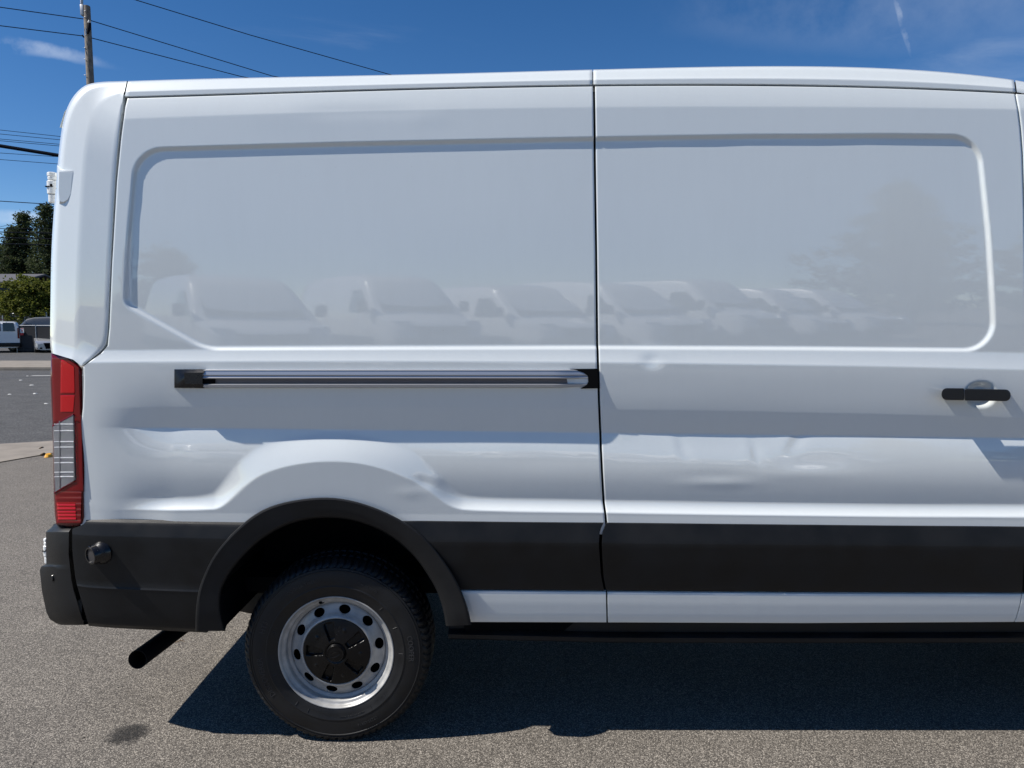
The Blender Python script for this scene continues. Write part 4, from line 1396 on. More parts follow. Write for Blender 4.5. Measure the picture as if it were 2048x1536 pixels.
# the wheel on the far side and the front pair, plain copies out of the frame
def plain_wheel(x, y, s):
    prof = [(0.02, .02), (0.12, .0), (0.13, .03), (0.19, .045), (0.205, .01), (0.22, 0), (0.26, -.008), (0.32, .0), (0.344, .03), (0.345, .2), (0.31, .235), (0.02, .235)]
    V, q = lathe([(r, y + s * v) for r, v in prof], x, WZ, 64)
    V[:, 2] = np.maximum(V[:, 2], 0.001)
    mesh('wheel', V, q if s > 0 else q[:, ::-1].copy(), M['rubber'], van)
plain_wheel(WX, 2.0, -1); plain_wheel(WX + 3.75, 2.0, -1)

# --- front door window
def fw():
    ss = np.linspace(330, 690, 14)
    X = np.array([np.linspace(1.96, np.interp(q, [330, 690], [2.28, 2.66]), 10) for q in ss]); Z = zmap(np.repeat(ss[:, None], 10, 1), X)
    Yv = surfY(X, Z, dents=False) - 0.004
    gridobj('side_window', *pad(X, Yv, Z, depth=0.006), M['glass'], van)
fw()

# ------------------------------------------------------------------ parked vehicles
def top_profile_hull(prof, wlow, whigh, zbot, zbelt, n=9, front_taper=(0.0, 0.0)):
    """prof: (x, ztop, width factor). Rounded body shell about y = 0, nose at x = 0"""
    V, m_ = [], 0
    for x, zt, wf in prof:
        ring = []
        wl_, wh = wlow * wf, whigh * wf
        zb = zbot
        zm = min(zbelt, zb + (zt - zb) * 0.75)
        top_w = wl_ + (wh - wl_) * np.clip((zt - zbelt) / 1.2, 0, 1)
        half = [(0, zb), (wl_ * 0.75, zb), (wl_ * 0.94, zb + 0.04), (wl_, zb + 0.14), (wl_ * 1.005, (zb + zm) / 2), (wl_, zm)]
        if zt - zm > 0.05:
            half += [(wl_ + (top_w - wl_) * 0.55, zm + (zt - zm) * 0.55), (top_w, zt - min(0.16, (zt - zm) * 0.3)), (top_w * 0.93, zt - 0.05), (top_w * 0.75, zt - 0.012), (0, zt)]
        else:
            half += [(wl_ * 0.99, zm + 0.01), (wl_ * 0.97, zt - 0.02), (wl_ * 0.92, zt - 0.008), (wl_ * 0.75, zt - 0.003), (0, zt)]
        ring = half + [(-a, b) for a, b in half[-2:0:-1]]
        m_ = len(ring)
        V += [(x, a, b) for a, b in ring]
    q = [tuple(f) for f in quads(len(prof), m_, wrap=True)]
    q.append(tuple(range(m_))[::-1]); q.append(tuple(range((len(prof) - 1) * m_, len(prof) * m_)))
    return V, q

def add_wheels(root, xs, half_w, r, w=0.22):
    for x in xs:
        for s in (-1, 1):
            y0 = s * half_w
            prof = [(0.02, 0.01), (r * 0.3, 0.0), (r * 0.52, 0.03), (r * 0.6, 0.0), (r * 0.62, -0.004), (r * 0.85, -0.012), (r * 0.97, 0.015), (r, 0.05), (r, w), (r * 0.5, w)]
            V, F_ = lathe([(a, y0 - s * b) for a, b in prof], x, r, 28)
            wv = mesh('wheel', V, F_ if s < 0 else F_[:, ::-1].copy(), M['rubber'], root)
            V, F_ = lathe([(0.01, y0 - s * 0.004), (r * 0.3, y0 - s * (-0.004)), (r * 0.5, y0 - s * 0.02), (r * 0.6, y0 - s * (-0.006))], x, r, 24)
            mesh('rim', V, F_ if s < 0 else F_[:, ::-1].copy(), M['rim'], wv)

def patch(name, pts, mat, parent, th=0.012):
    """thin slab lying on a surface, outline given in 3-D, facing away from the centre of the vehicle"""
    P_ = [Vector(p) for p in pts]
    nrm = (P_[1] - P_[0]).cross(P_[2] - P_[0]).normalized()
    n = len(P_)
    V = [tuple(p + nrm * th) for p in P_] + [tuple(p - nrm * th) for p in P_]
    Fc = [tuple(range(n)), tuple(range(n, 2 * n))[::-1]] + [(i, i + n, (i + 1) % n + n, (i + 1) % n) for i in range(n)]
    return mesh(name, V, Fc, mat, parent, smooth=False)

def parked_van(label, mat, group=None, hgt=2.5, rear=True, name='parked_van', cat='van'):
    t = thing(name, label, cat, group=group)
    k = hgt / 2.5
    prof = [(0.0, 0.80, 0.78), (0.06, 0.95, 0.86), (0.25, 1.10, 0.95), (0.6, 1.20, 0.99), (0.95, 1.30, 1.0), (1.20, 1.62, 1.0), (1.72, 2.18 * k, 1.0), (1.95, 2.36 * k, 1.0), (2.4, 2.46 * k, 1.0),
            (3.6, 2.50 * k, 1.0), (5.0, 2.46 * k, 1.0), (5.38, 2.42 * k, 0.99), (5.48, 2.30 * k, 0.96), (5.53, 1.9, 0.93)]
    V, q = top_profile_hull(prof, 1.0, 0.84, 0.34, 1.30)
    body = mesh('body', V, q, mat, t, sharp=40)
    patch('windshield', [(1.00, 0.82, 1.37), (1.00, -0.82, 1.37), (1.74, -0.72, 2.15 * k), (1.74, 0.72, 2.15 * k)], M['glass'], t)
    for s in (-1, 1):
        w1, w2 = 1.006, 0.92
        o = [(1.22, s * w1, 1.34), (2.28, s * w1, 1.34), (2.28, s * w2, 1.98 * k), (1.86, s * w2, 1.98 * k)]
        patch('side_window', o if s < 0 else o[::-1], M['glass'], t)
        o = [(-0.02, s * 0.50, 0.86), (0.02, s * 0.80, 0.88), (0.28, s * 0.93, 1.10), (0.22, s * 0.60, 1.10)]
        patch('headlight', o if s > 0 else o[::-1], M['lens'], t, 0.02)
        mv, mf = rbox(1.15, 1.28, s * 1.06, s * 1.24, 1.34, 1.66, 0.04)
        mesh('wing_mirror', mv, mf, M['handle'], t)
        o = [(5.50, s * 0.84, 0.95), (5.50, s * 0.96, 0.95), (5.50, s * 0.92, 1.62), (5.50, s * 0.84, 1.62)]
        patch('tail_lamp', o if s < 0 else o[::-1], M['red'], t, 0.06)
        mesh('rocker_cladding', *rbox(1.0, 5.2, s * 0.98, s * 1.03, 0.36, 0.66, 0.012), M['clad'], t)
    mesh('front_bumper', *rbox(-0.08, 0.45, -0.92, 0.92, 0.32, 0.68, 0.06, 3), M['clad'], t)
    patch('grille', [(-0.03, 0.52, 0.72), (-0.03, -0.52, 0.72), (0.04, -0.56, 0.98), (0.04, 0.56, 0.98)], M['shell'], t, 0.03)
    mesh('rear_bumper', *rbox(5.30, 5.62, -0.98, 0.98, 0.40, 0.66, 0.05, 3), M['clad'], t)
    if rear:
        for s in (-1, 1):
            patch('rear_window', [(5.545, s * 0.06, 1.42), (5.545, s * 0.72, 1.42), (5.515, s * 0.66, 1.98), (5.515, s * 0.06, 1.98)][::s], M['glass'], t, 0.015)
        mesh('door_handle', *rbox(5.53, 5.57, -0.30, -0.12, 1.12, 1.18, 0.01), M['handle'], t)
        mesh('licence_plate', *rbox(5.615, 5.635, -0.55, -0.24, 0.56, 0.72, 0.004), M['plate'], t)
        patch('third_brake_light', [(5.50, -0.2, 2.16), (5.50, 0.2, 2.16), (5.49, 0.2, 2.20), (5.49, -0.2, 2.20)], M['red'], t, 0.02)
    add_wheels(t, (0.95, 4.45), 0.99, 0.345)
    return t

# --- the nose of the near van, ahead of the frame
def van_nose():
    NX = 4.25
    def T(V): return [(NX - p[0], p[1] + 1.03, p[2]) for p in V]
    prof = [(0.0, 0.82, 0.78), (0.06, 0.98, 0.86), (0.25, 1.14, 0.95), (0.6, 1.25, 0.99), (0.95, 1.36, 1.0), (1.15, 1.60, 1.0), (1.55, 2.07, 1.0), (1.75, 2.28, 1.0), (2.0, 2.38, 1.0), (2.3, 2.42, 1.0)]
    V, q = top_profile_hull(prof, 1.015, 0.955, 0.42, 1.30)
    mesh('cab_body', T(V), [f[::-1] for f in q], M['paint'], van, sharp=40)
    def tp(name, pts, mat, th): patch(name, T(pts)[::-1], mat, van, th)
    tp('windshield', [(1.00, 0.86, 1.46), (1.00, -0.86, 1.46), (1.70, -0.80, 2.24), (1.70, 0.80, 2.24)], M['glass'], 0.012)
    tp('grille', [(-0.03, 0.52, 0.76), (-0.03, -0.52, 0.76), (0.04, -0.56, 1.02), (0.04, 0.56, 1.02)], M['shell'], 0.03)
    mesh('front_bumper', *[f for f in rbox(NX - 0.45, NX + 0.08, 0.09, 1.97, 0.36, 0.74, 0.06, 3)], M['clad'], van)
    for s_ in (-1, 1):
        o_ = [(-0.02, s_ * 0.50, 0.90), (0.02, s_ * 0.80, 0.92), (0.28, s_ * 0.955, 1.14), (0.22, s_ * 0.60, 1.14)]
        tp('headlight', o_ if s_ > 0 else o_[::-1], M['lens'], 0.02)
        mesh('wing_mirror', *rbox(NX - 1.42, NX - 1.28, 1.03 + s_ * 1.07, 1.03 + s_ * 1.26, 1.42, 1.78, 0.04), M['handle'], van)
    fl = copy_tree(flare_o, van)
    fl.location = (3.75, -0.02, 0)
    fw_ = copy_tree(rear_wheel, van)
    fw_.location = (3.75, -0.085, 0)
    fw_.name = 'front_wheel'
    dv_ = [(WX + 3.75 + 0.50 * math.cos(t_), 0.0, WZ + 0.50 * math.sin(t_)) for t_ in np.linspace(-0.35, math.pi + 0.35, 40)]
    mesh('front_arch_dark_disc', dv_, [tuple(range(40))], M['shell'], van, smooth=False)  # flat black disc added for the shaded hollow round the front wheel
van_nose()

def place(t, x, y, rz):
    t.location = (x, y, 0)
    t.rotation_euler = (0, 0, rz)

# white passenger van seen from behind across the street, nose pointing away
wv = parked_van('white passenger van parked tail-on across the street beside the mesh fence', M['bvan'], hgt=2.12)
g_ = ground_at(6, 706)
place(wv, g_[0] - 0.56 * 5.6, g_[1] + 0.83 * 5.6, math.atan2(-0.83, 0.56))

def sedan(label):
    t = thing('parked_car', label, 'car')
    prof = [(0.0, 0.62, 0.80), (0.08, 0.72, 0.90), (0.35, 0.82, 0.97), (1.2, 0.96, 1.0), (1.45, 1.02, 1.0), (1.9, 1.26, 1.0), (2.35, 1.42, 1.0), (3.0, 1.45, 1.0), (3.6, 1.36, 1.0), (4.1, 1.12, 1.0), (4.6, 1.02, 0.97), (4.78, 0.9, 0.90)]
    V, q = top_profile_hull(prof, 0.92, 0.62, 0.20, 0.92)
    mesh('body', V, q, M['bsilver'], t, sharp=40)
    patch('windshield', [(1.52, 0.72, 1.06), (1.52, -0.72, 1.06), (2.30, -0.56, 1.41), (2.30, 0.56, 1.41)], M['glass'], t)
    patch('grille', [(-0.02, 0.30, 0.28), (-0.02, -0.30, 0.28), (0.01, -0.42, 0.66), (0.01, 0.42, 0.66)], M['shell'], t, 0.03)
    for s in (-1, 1):
        o = [(0.05, s * 0.44, 0.60), (0.14, s * 0.80, 0.66), (0.36, s * 0.86, 0.77), (0.10, s * 0.50, 0.70)]
        patch('headlight', o if s > 0 else o[::-1], M['lens'], t, 0.02)
        o = [(-0.01, s * 0.50, 0.26), (0.05, s * 0.80, 0.30), (0.07, s * 0.80, 0.42), (0.0, s * 0.50, 0.36)]
        patch('air_intake', o if s > 0 else o[::-1], M['shell'], t, 0.02)
        mesh('wing_mirror', *rbox(1.60, 1.76, s * 0.90, s * 1.08, 0.98, 1.12, 0.04), M['handle'], t)
        o = [(1.75, s * 0.93, 0.98), (3.9, s * 0.93, 0.98), (3.4, s * 0.74, 1.34), (2.4, s * 0.74, 1.36)]
        patch('side_window', o if s < 0 else o[::-1], M['glass'], t)
    add_wheels(t, (0.9, 3.75), 0.90, 0.33, 0.2)
    return t
sd = sedan('silver sedan parked nose-out across the street beyond the tail lamp')
g_ = ground_at(103, 706)
place(sd, g_[0], g_[1], math.atan2(0.83, -0.56))

dv = parked_van('charcoal van parked lengthwise behind the dark mesh fence', M['bvandk'], hgt=2.45, rear=False)
xx, zz = unproj(8, 650, 50.0)
place(dv, float(xx) + 0.2, 50.0, 0.02)
dv2 = parked_van('long white van roof showing above the charcoal van behind the fence', M['bvan'], hgt=2.62, rear=False)
place(dv2, float(unproj(76, 640, 55)[0]), 55.0, 0.0)

# fence with dark privacy mesh
def mesh_fence():
    y = 46.6
    x0, x1 = float(unproj(34, 690, y)[0]), float(unproj(190, 690, y)[0])
    z1 = float(unproj(60, 651, y)[1])
    t = thing('mesh_fence', 'dark privacy mesh fence between the white van and the silver car', 'fence', (x0, y, 0), world_coords=True)
    n = 4
    for i in range(n):
        a, b = x0 + (x1 - x0) * i / n, x0 + (x1 - x0) * (i + 1) / n
        mesh('fence_panel', *box(a + 0.03, b - 0.03, y - 0.006, y + 0.006, 0.12, z1 - 0.06), M['fence'], t, smooth=False)
    for i in range(n + 1):
        a = x0 + (x1 - x0) * i / n
        mesh('post', *tube([(a, y, 0), (a, y, z1 + 0.04)], 0.03, 8), M['galv'], t)
    mesh('top_rail', *tube([(x0, y, z1), (x1, y, z1)], 0.025, 8), M['galv'], t)
    mesh('bottom_rail', *tube([(x0, y, 0.30), (x1, y, 0.30)], 0.03, 8), M['fence'], t)
mesh_fence()
def fence_sign():
    y = 46.5
    a = P3(40, 656, y); b = P3(48.5, 670.5, y)
    t = thing('fence_sign', 'small red and white notice sign hanging on the dark fence', 'sign', (a[0], y, b[2]), world_coords=True)
    zm = b[2] + (a[2] - b[2]) * 0.32
    mesh('sign_board', *box(a[0], b[0], y - 0.012, y, zm, a[2]), M['signw'], t, smooth=False)
    mesh('sign_band', *box(a[0], b[0] - 0.04, y - 0.012, y, b[2], zm - 0.002), M['signr'], t, smooth=False)
    mesh('sign_mark', *box(a[0] + 0.10, a[0] + 0.18, y - 0.016, y - 0.0125, zm + 0.10, zm + 0.19), M['signr'], t, smooth=False)
    mesh('sign_line', *box(a[0] + 0.03, a[0] + 0.24, y - 0.016, y - 0.0125, a[2] - 0.07, a[2] - 0.03), M['signr'], t, smooth=False)
fence_sign()
def chain_fence():
    y = 62.0
    x0, x1 = float(unproj(-30, 640, y)[0]), float(unproj(62, 640, y)[0])
    z1 = float(unproj(6, 627, y)[1])
    t = thing('chain_link_fence', 'pale chain-link fence below the green tree behind the parked van', 'fence', (x0, y, 0), world_coords=True)
    wires = []
    nx = 46
    for i in range(nx):
        a = x0 + (x1 - x0) * i / nx
        wires.append(tube([(a, y, 0.1), (min(a + 2.2, x1), y, z1)], 0.008, 4))
        wires.append(tube([(a + 2.2 if a + 2.2 < x1 else x1, y, 0.1), (a, y, z1)], 0.008, 4))
    w = mesh('mesh_wires', *cat_meshes(wires), M['galv'], t); w['kind'] = 'stuff'
    for i in range(4):
        a = float(unproj(6, 640, y)[0]) + (i - 1) * 1.9
        mesh('post', *tube([(a, y, 0), (a, y, z1 + 0.12)], 0.06, 8), M['galv'], t)
    mesh('top_rail', *tube([(x0, y, z1), (x1, y, z1)], 0.03, 6), M['galv'], t)
chain_fence()

# the house
def house():
    y = 75.0
    def X(u): return float(unproj(u, 560, y)[0])
    def Zv(v): return float(unproj(0, v, y)[1])
    x0, x1 = X(-120), X(37)
    t = thing('house', 'dark blue house with a grey shingle roof behind the green tree', 'house', ((x0 + x1) / 2, y + 4, 0), world_coords=True)
    ze, zr = Zv(565.5), Zv(545)
    wl_ = mesh('wall', *box(x0, x1 - 0.5, y, y + 9, 0, ze), M['houseblue'], t, smooth=False)
    V = [(x0 - .5, y - .5, ze - .1), (x1, y - .5, ze - .1), (x1, y + 4.5, zr), (x0 - .5, y + 4.5, zr), (x0 - .5, y + 9.5, ze - .1), (x1, y + 9.5, ze - .1),
         (x0 - .5, y - .5, ze + .08), (x1, y - .5, ze + .08), (x1, y + 4.5, zr + .18), (x0 - .5, y + 4.5, zr + .18), (x0 - .5, y + 9.5, ze + .08), (x1, y + 9.5, ze + .08)]
    mesh('roof', V, [(6, 7, 8, 9), (9, 8, 11, 10), (0, 3, 2, 1), (3, 4, 5, 2), (0, 1, 7, 6), (1, 2, 8, 7), (2, 5, 11, 8), (4, 10, 11, 5), (0, 6, 9, 3), (3, 9, 10, 4)], M['roof'], t, smooth=False)
    mesh('roof_vent', *tube([(X(13), y + 1.6, ze + .4), (X(13), y + 1.6, ze + 1.1)], 0.06, 8), M['fence'], t)
    a, b = X(24.5), X(33)
    w = mesh('window', *box(a, b, y - 0.06, y + 0.02, Zv(581), Zv(569)), M['trim'], t, smooth=False)
    mesh('pane', *box(a + 0.12, b - 0.05, y - 0.075, y - 0.062, Zv(579.5), Zv(570.5)), M['glass'], w, smooth=False)
    # lap siding boards
    for k in range(12):
        z0 = ze - 0.25 - k * 0.22
        mesh('siding_board', *box(x0, a - 0.02, y - 0.03, y - 0.004, z0 - 0.2, z0), M['houseblue'], wl_, smooth=False)
house()

# ------------------------------------------------------------------ trees
def leaf_cloud(centers, normals_up, size, n_each, spread, seed, droop=0.0, aspect=2.0):
    r_ = np.random.default_rng(seed)
    C = np.repeat(np.asarray(centers), n_each, 0)
    sp = np.repeat(np.asarray(spread), n_each)[:, None]
    off = r_.normal(0, 1, C.shape) * sp * np.array([1, 1, 0.75])
    C = C + off
    n = len(C)
    d = r_.normal(0, 1, (n, 3)); d[:, 2] = d[:, 2] * 0.5 - droop
    d /= np.linalg.norm(d, axis=1)[:, None]
    e = np.cross(d, r_.normal(0, 1, (n, 3))); e /= np.linalg.norm(e, axis=1)[:, None]
    s = size * r_.uniform(0.6, 1.35, n)[:, None]
    a = C - d * s * 0.5 * aspect; c = C + d * s * 0.5 * aspect
    b = C + e * s * 0.5; g2 = C - e * s * 0.5
    V = np.stack([a, b, c, g2], 1).reshape(-1, 3)
    Fq = np.arange(4 * n).reshape(-1, 4)
    return V, Fq

def conifer(label, x, y, hgt, rad, seed, group, density=1.0):
    t = thing('conifer_tree', label, 'tree', (x, y, 0), group=group)
    r_ = random.Random(seed)
    tr = [(0.0 + 0.12 * math.sin(k), 0.1 * math.cos(k * 1.3), hgt * k / 8) for k in range(9)]
    mesh('trunk', *tube(tr, [max(0.03, 0.024 * hgt * (1 - k / 8.3)) for k in range(9)], 8), M['bark'], t)
    cs, sp, limbs = [], [], []
    nb = int(60 * density * hgt / 12)
    for i in range(nb):
        f = 0.10 + 0.88 * (i / nb) ** 0.9
        z = hgt * f
        L = rad * (1 - f) ** 0.72 * r_.uniform(0.55, 1.15) + 0.2
        an = i * 2.399 + r_.uniform(-0.4, 0.4)
        ux, uy = math.cos(an), math.sin(an)
        rise = r_.uniform(0.05, 0.5) * L
        if L > 0.8:
            limbs.append(tube([(0, 0, z - 0.2), (ux * L * 0.5, uy * L * 0.5, z + rise * 0.4), (ux * L * 0.9, uy * L * 0.9, z + rise)], [0.05, 0.03, 0.01], 5))
        m = max(2, int(L / 0.42))
        for j in range(m):
            q = (j + 0.7) / m
            cs.append((ux * L * q, uy * L * q, z + rise * q * q - 0.15 * q))
            sp.append(0.16 + 0.20 * (1 - q * 0.5))
    lm = mesh('limbs', *cat_meshes(limbs), M['bark'], t); lm['kind'] = 'stuff'
    V, q = leaf_cloud(cs, None, 0.17, int(24 * density), sp, seed, droop=0.25, aspect=2.2)
    mesh('crown', V, q, M['conifer'], t, smooth=False)
    return t

def broadleaf(label, x, y, hgt, rad, seed, squash=0.75):
    t = thing('broadleaf_tree', label, 'tree', (x, y, 0))
    r_ = random.Random(seed)
    mesh('trunk', *tube([(0, 0, 0), (0.1, 0, hgt * 0.25), (0.05, 0.1, hgt * 0.5)], [0.16, 0.12, 0.07], 8), M['bark'], t)
    cs, sp, limbs = [], [], []
    for i in range(260):
        u = Vector((r_.gauss(0, 1), r_.gauss(0, 1), r_.gauss(0, 1))).normalized()
        k = r_.uniform(0.45, 1.0) * (1 + 0.28 * mnoise.noise(u * 2.2 + Vector((seed, 0, 0))))
        c = Vector((u.x * rad * k, u.y * rad * k, hgt * 0.56 + u.z * hgt * 0.46 * k))
        cs.append(tuple(c)); sp.append(r_.uniform(0.14, 0.30))
        if i < 26: limbs.append(tube([(0.05, 0.05, hgt * 0.3), (c.x * 0.5, c.y * 0.5, (hgt * 0.35 + c.z) / 2), tuple(c * 0.95)], [0.06, 0.035, 0.012], 5))
    lm = mesh('limbs', *cat_meshes(limbs), M['bark'], t); lm['kind'] = 'stuff'
    V, q = leaf_cloud(cs, None, 0.16, 70, sp, seed, droop=0.0, aspect=1.5)
    mesh('crown', V, q, M['leaf'], t, smooth=False)
    return t

def px_tree(u, vtop, Y):
    x, z = unproj(u, vtop, Y)
    return float(x), float(z)
for (u, vt, Y_, rad, sd_, lab) in ((92, 404, 84, 4.6, 3, 'tallest dark conifer, standing right beside the van edge across the street'),
                                  (47, 421, 88, 3.4, 5, 'narrow-topped dark conifer second from the van edge across the street'),
                                  (25, 450, 86, 3.6, 8, 'low dark conifer above the house roof across the street'),
                                  (4, 488, 90, 4.0, 12, 'shortest dark conifer at the left border of the photo'),
                                  (128, 440, 86, 4.6, 21, 'dark conifer mostly hidden behind the white van corner')):
    x, z = px_tree(u, vt, Y_)
    conifer(lab, x, Y_, z, rad, sd_, 'dark conifers across the street', density=1.25)
x, z = px_tree(58, 549, 64)
broadleaf('sunlit yellow-green leafy tree in front of the dark conifers', x, 64, z, 2.9, 4)
x, z = px_tree(6, 587, 66)
broadleaf('low sunlit leafy bush beside the house at the left border', x, 66.5, z, 2.2, 9)

# trees and vans standing behind the camera, seen in the van's paint
for (x, y, h_, r_, sd_, lab) in ((21.5, -38, 11.5, 6.5, 31, 'conifer behind the camera, mirrored in the sliding door'), (32.0, -41, 9.5, 6.0, 33, 'conifer behind the camera, mirrored near the front seam'),
                                (-17, -34, 6.0, 3.6, 35, 'conifer behind the camera, mirrored low in the rear panel')):
    conifer(lab, x, y, h_, r_, sd_, None, density=1.25)
row = [(-3.6 + 2.45 * k, -8.6 - 1.65 * k) for k in range(7)]
proto = parked_van('white cargo van in the parked row mirrored in the van side', M['bvan'], group='vans mirrored in the paint')
hd = math.atan2(2.3, 1.6) + math.pi
place(proto, row[0][0], row[0][1], hd)
ordn = ['nearest', 'second', 'third', 'fourth', 'fifth', 'sixth', 'farthest']
proto['label'] = 'nearest white van of the parked row mirrored in the van side'
for k in range(1, 7):
    c = copy_tree(proto)
    place(c, row[k][0] + random.uniform(-0.25, 0.25), row[k][1] + random.uniform(-0.5, 0.5), hd + random.uniform(-0.06, 0.06))
    c.scale = (1, 1, (1.0, 1.06, 0.93, 1.02, 1.1, 0.95, 1.0)[k])
    c['label'] = ordn[k] + ' white van of the parked row mirrored in the van side'

# ------------------------------------------------------------------ utility pole and wires
def pole():
    Y_ = 28.0
    xb, zt = unproj(173.5, 12, Y_)
    xb, zt = float(xb), float(zt)
    t = thing('utility_pole', 'weathered wooden utility pole rising behind the van roof corner', 'utility pole', (xb, Y_, 0), world_coords=True)
    mesh('shaft', *tube([(xb + 0.08, Y_, 0), (xb + 0.04, Y_, zt * 0.5), (xb, Y_, zt - 0.03), (xb, Y_, zt)], [0.19, 0.16, 0.128, 0.115], 16), M['wood'], t)
    c = mesh('riser_conduit', *tube([P3(163.5, 8, Y_ - 0.05), P3(163.5, -60, Y_ - 0.05)], 0.055, 10), M['galv'], t)
    mesh('bracket', *rbox(P3(162.5, 0, Y_)[0], P3(169, 0, Y_)[0], Y_ - 0.12, Y_ + 0.1, P3(165, 32, Y_)[2], P3(165, 11, Y_)[2], 0.01), M['galv'], t)
    mesh('insulator', *tube([P3(179.5, 41, Y_ - 0.16), P3(178, 46, Y_ - 0.16)], [0.05, 0.06], 8), M['trim'], t)
    mesh('splice_case', *tube([P3(180, 46, Y_ - 0.17), P3(178, 58, Y_ - 0.17), P3(175, 68, Y_ - 0.17)], [0.045, 0.07, 0.03], 8), M['wire'], t)
    mesh('clamp', *tube([P3(165.5, 73, Y_), P3(167, 72, Y_)], [0.06, 0.06], 8), M['wire'], t)
    mesh('guy_strap', *tube([P3(171.5, 57, Y_ - 0.15), P3(172.5, 70, Y_ - 0.15)], 0.025, 6), M['galv'], t)
    for v in (95, 118, 150, 22, 34):
        mesh('step_bolt', *tube([P3(168.5, v, Y_ - 0.12), P3(171, v, Y_ - 0.19)], 0.014, 6), M['galv'], t)
pole()
def wire(pts, Ys, r, label, sag=0.0, group='overhead wires', ext_l=True, ext_r=True):
    """pts: two or more frame positions with depths; the line runs on beyond both ends unless it is tied to the pole there"""
    P_ = [Vector(P3(u, v, y)) for (u, v), y in zip(pts, Ys)]
    d_ = (P_[-1] - P_[0]).normalized()
    d_h = Vector((d_.x, d_.y, d_.z * 0.25))
    if ext_l: P_.insert(0, P_[0] - d_ * 6 - Vector((d_.x, d_.y, d_.z * 0.4)) * 34)
    if ext_r: P_.append(P_[-1] + d_ * 4 + d_h * 160)
    out = []
    for a, b in zip(P_[:-1], P_[1:]):
        for k in range(8):
            q = k / 8
            p = a.lerp(b, q); p.z -= sag * 4 * q * (1 - q)
            out.append(tuple(p))
    out.append(tuple(P_[-1]))
    V, Fc = tube(out, r, 5)
    org = out[0]
    o = mesh('overhead_wire', V, Fc, M['wire'], org=org)
    set_props(o, label, 'wire', group)
wire([(-60, 6), (167, 38)], [26, 28], 0.018, 'upper black wire running left from the pole top', ext_r=False)
wire([(-60, 44), (166, 72)], [26, 28], 0.018, 'lower black wire running left from the pole clamp', ext_r=False)
wire([(181, 41), (544, 152)], [28, 31], 0.018, 'upper black wire running right from the pole down to the roof', ext_l=False)
wire([(181, 75.5), (482, 153)], [28, 31], 0.018, 'lower black wire running right from the pole down to the roof', ext_l=False)
wire([(180, -28), (500, 70), (790, 152)], [27, 30, 33], 0.018, 'highest wire, slanting down from the top border to the van roof')
wire([(-40, 285.5), (130, 313)], [22, 23], 0.062, 'thick black cable bundle meeting the van corner')
for v0, v1, lab in ((260, 274, 'thin wire highest of the four above the thick cable'), (268, 280.5, 'thin wire second of the four above the thick cable'),
                    (278, 289.5, 'thin wire third of the four above the thick cable'), (281.5, 293, 'thin wire lowest of the four above the thick cable'),
                    (306, 314.5, 'thin wire just below the thick cable'), (319, 329, 'thin wire second below the thick cable')):
    wire([(0, v0), (130, v1)], [34, 35], 0.013, lab)
wire([(-20, 401), (118, 409.5)], [38, 38], 0.022, 'single wire passing just above the conifer tops')
for v0, v1, lab in ((457, 457.5, 'highest of the four level wires crossing the conifers'), (463.5, 467, 'second of the four level wires crossing the conifers'),
                    (475, 478, 'third of the four level wires crossing the conifers'), (487, 490, 'lowest of the four level wires crossing the conifers')):
    wire([(-20, v0), (125, v1)], [46, 46], 0.020 if v0 < 460 else 0.032, lab)
wire([(-10, 456), (70, 438)], [60, 70], 0.015, 'thin wire rising towards the conifers at the left')

# ------------------------------------------------------------------ small things on the ground
def flake(name, u, v, w, l, h, mat, label, cat, rz=0.0, group=None, z0=0.006):
    x, y = ground_at(u, v)
    V, Fc = [], []
    n = 9
    r_ = random.Random(int(u * 7 + v))
    for k in range(n):
        a = 2 * math.pi * k / n
        rr = r_.uniform(0.75, 1.15)
        px, py = math.cos(a) * l * rr / 2, math.sin(a) * w * rr / 2
        V.append((x + px * math.cos(rz) - py * math.sin(rz), y + px * math.sin(rz) + py * math.cos(rz), z0))
    for k in range(n):
        p = V[k]
        V.append((x + (p[0] - x) * 0.6, y + (p[1] - y) * 0.6, z0 + h * r_.uniform(0.7, 1.2)))
    Fc = [(k, (k + 1) % n, n + (k + 1) % n, n + k) for k in range(n)] + [tuple(range(n, 2 * n)), tuple(range(n))[::-1]]
    o = mesh(name, V, Fc, mat, org=(x, y, 0))
    set_props(o, label, cat, group)
    return o
for u, v, l, lab in ((55, 752.5, 0.20, 'tiny white scrap beside the white paint dash on the street'), (63.5, 771, 0.28, 'white scrap of litter midway across the street'),
                     (19, 789.5, 0.24, 'grey-white lump of litter at the left of the street'), (70, 788, 0.30, 'thin flat white scrap right of the street middle'),
                     (92.5, 808, 0.22, 'bright white scrap on the street close to the tail lamp'), (71, 924, 0.03, 'tiny white pebble on the asphalt just in front of the gutter'),
                     (42, 761, 0.26, 'pale broken scraps far across the street')):
    flake('litter_scrap', u, v, l * 0.35, l * 0.42, l * 0.06, M['litter'], lab, 'litter', random.uniform(-0.5, 0.5), 'white scraps on the street') 
flake('yellow_marker', 97, 914, 0.16, 0.075, 0.035, M['yellow'], 'small yellow plastic piece at the gutter edge by the tail lamp', 'debris', z0=0.004)
def twig(u0, v0, u1, v1, r, label):
    a, b = ground_at(u0, v0), ground_at(u1, v1)
    P_ = [(a[0], a[1], 0.012), ((a[0] + b[0]) / 2, (a[1] + b[1]) / 2 + 0.004, 0.02), (b[0], b[1], 0.012)]
    o = mesh('dry_twig', *tube(P_, [r, r, r * 0.6], 6), M['twig'], org=(a[0], a[1], 0))
    set_props(o, label, 'twig')
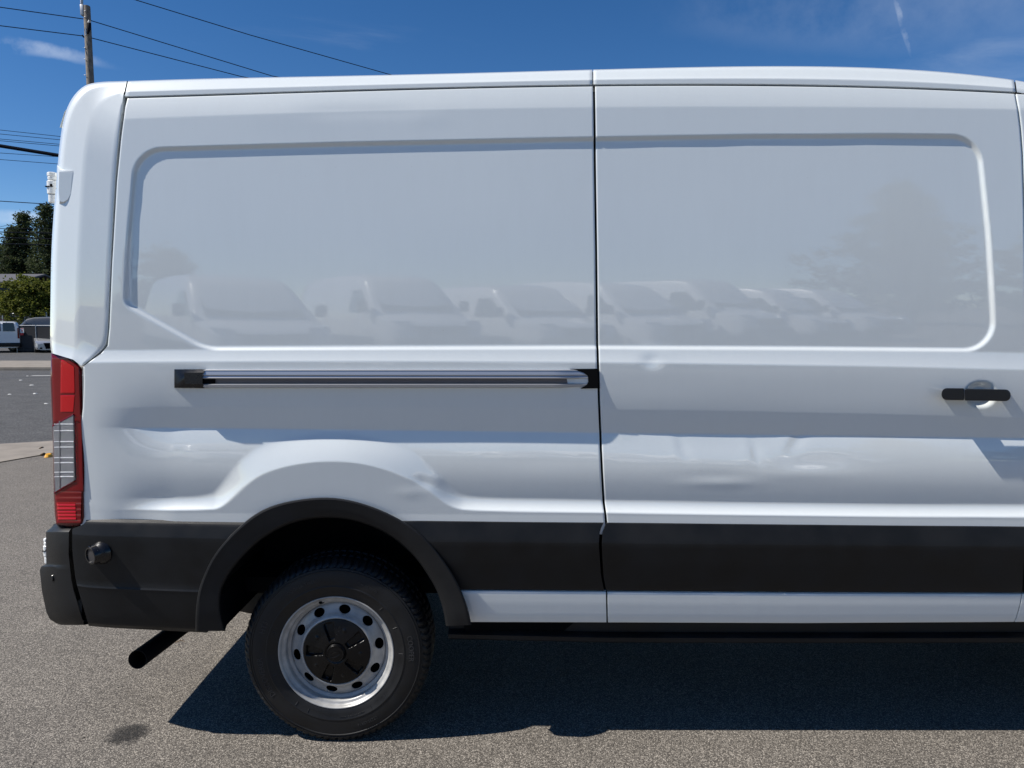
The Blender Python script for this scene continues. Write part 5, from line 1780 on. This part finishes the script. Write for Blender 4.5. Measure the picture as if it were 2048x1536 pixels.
twig(351, 1290, 370, 1288, 0.0022, 'small curved dry twig on the asphalt near the tail pipe')
twig(82, 912, 90, 908.5, 0.012, 'dark stick at the gutter edge by the yellow piece')
twig(79, 899, 87, 896, 0.008, 'thin dark stick lying on the concrete gutter')
ma, mb = ground_at(62, 752), ground_at(95, 751)
o = sheet('lane_marking', [(ma[0], ma[1] - 0.06), (mb[0] + 1.2, mb[1] - 0.06), (mb[0] + 1.2, mb[1] + 0.12), (ma[0], ma[1] + 0.12)], 0.009, M['whitepaint'])

# pebbles and grit lying loose on the lot, sharing a few meshes' worth of geometry
def grit():
    r_ = np.random.default_rng(11)
    base = np.array([(1, 0, 0), (-1, 0, 0), (0, 1, 0), (0, -1, 0), (0, 0, 1), (0, 0, -0.4)], float)
    fo = np.array([(0, 2, 4), (2, 1, 4), (1, 3, 4), (3, 0, 4), (2, 0, 5), (1, 2, 5), (3, 1, 5), (0, 3, 5)])
    n = 3200
    pos = np.stack([r_.uniform(-2.6, 2.6, n), r_.uniform(-0.75, 2.6, n) ** 1.0, np.zeros(n)], -1)
    s = r_.lognormal(-6.05, 0.32, n)[:, None, None] * r_.uniform(0.7, 1.3, (n, 6, 1))
    an = r_.uniform(0, 2 * math.pi, n)
    B = np.repeat(base[None], n, 0) * np.stack([r_.uniform(0.8, 1.6, n), r_.uniform(0.7, 1.2, n), r_.uniform(0.5, 0.9, n)], -1)[:, None, :]
    c, si = np.cos(an)[:, None], np.sin(an)[:, None]
    Bx = B[..., 0] * c - B[..., 1] * si; By = B[..., 0] * si + B[..., 1] * c
    V = np.stack([Bx, By, B[..., 2]], -1) * s + pos[:, None, :]
    V[..., 2] += 0.0006
    Fq = (fo[None] + 6 * np.arange(n)[:, None, None]).reshape(-1, 3)
    o = mesh('loose_grit', V.reshape(-1, 3), Fq, leafmat('grit_stone', (0.10, 0.09, 0.08), (0.42, 0.39, 0.34), 60.0), smooth=False)
    set_props(o, 'loose grit scattered over the asphalt', 'grit', kind='stuff')
grit()
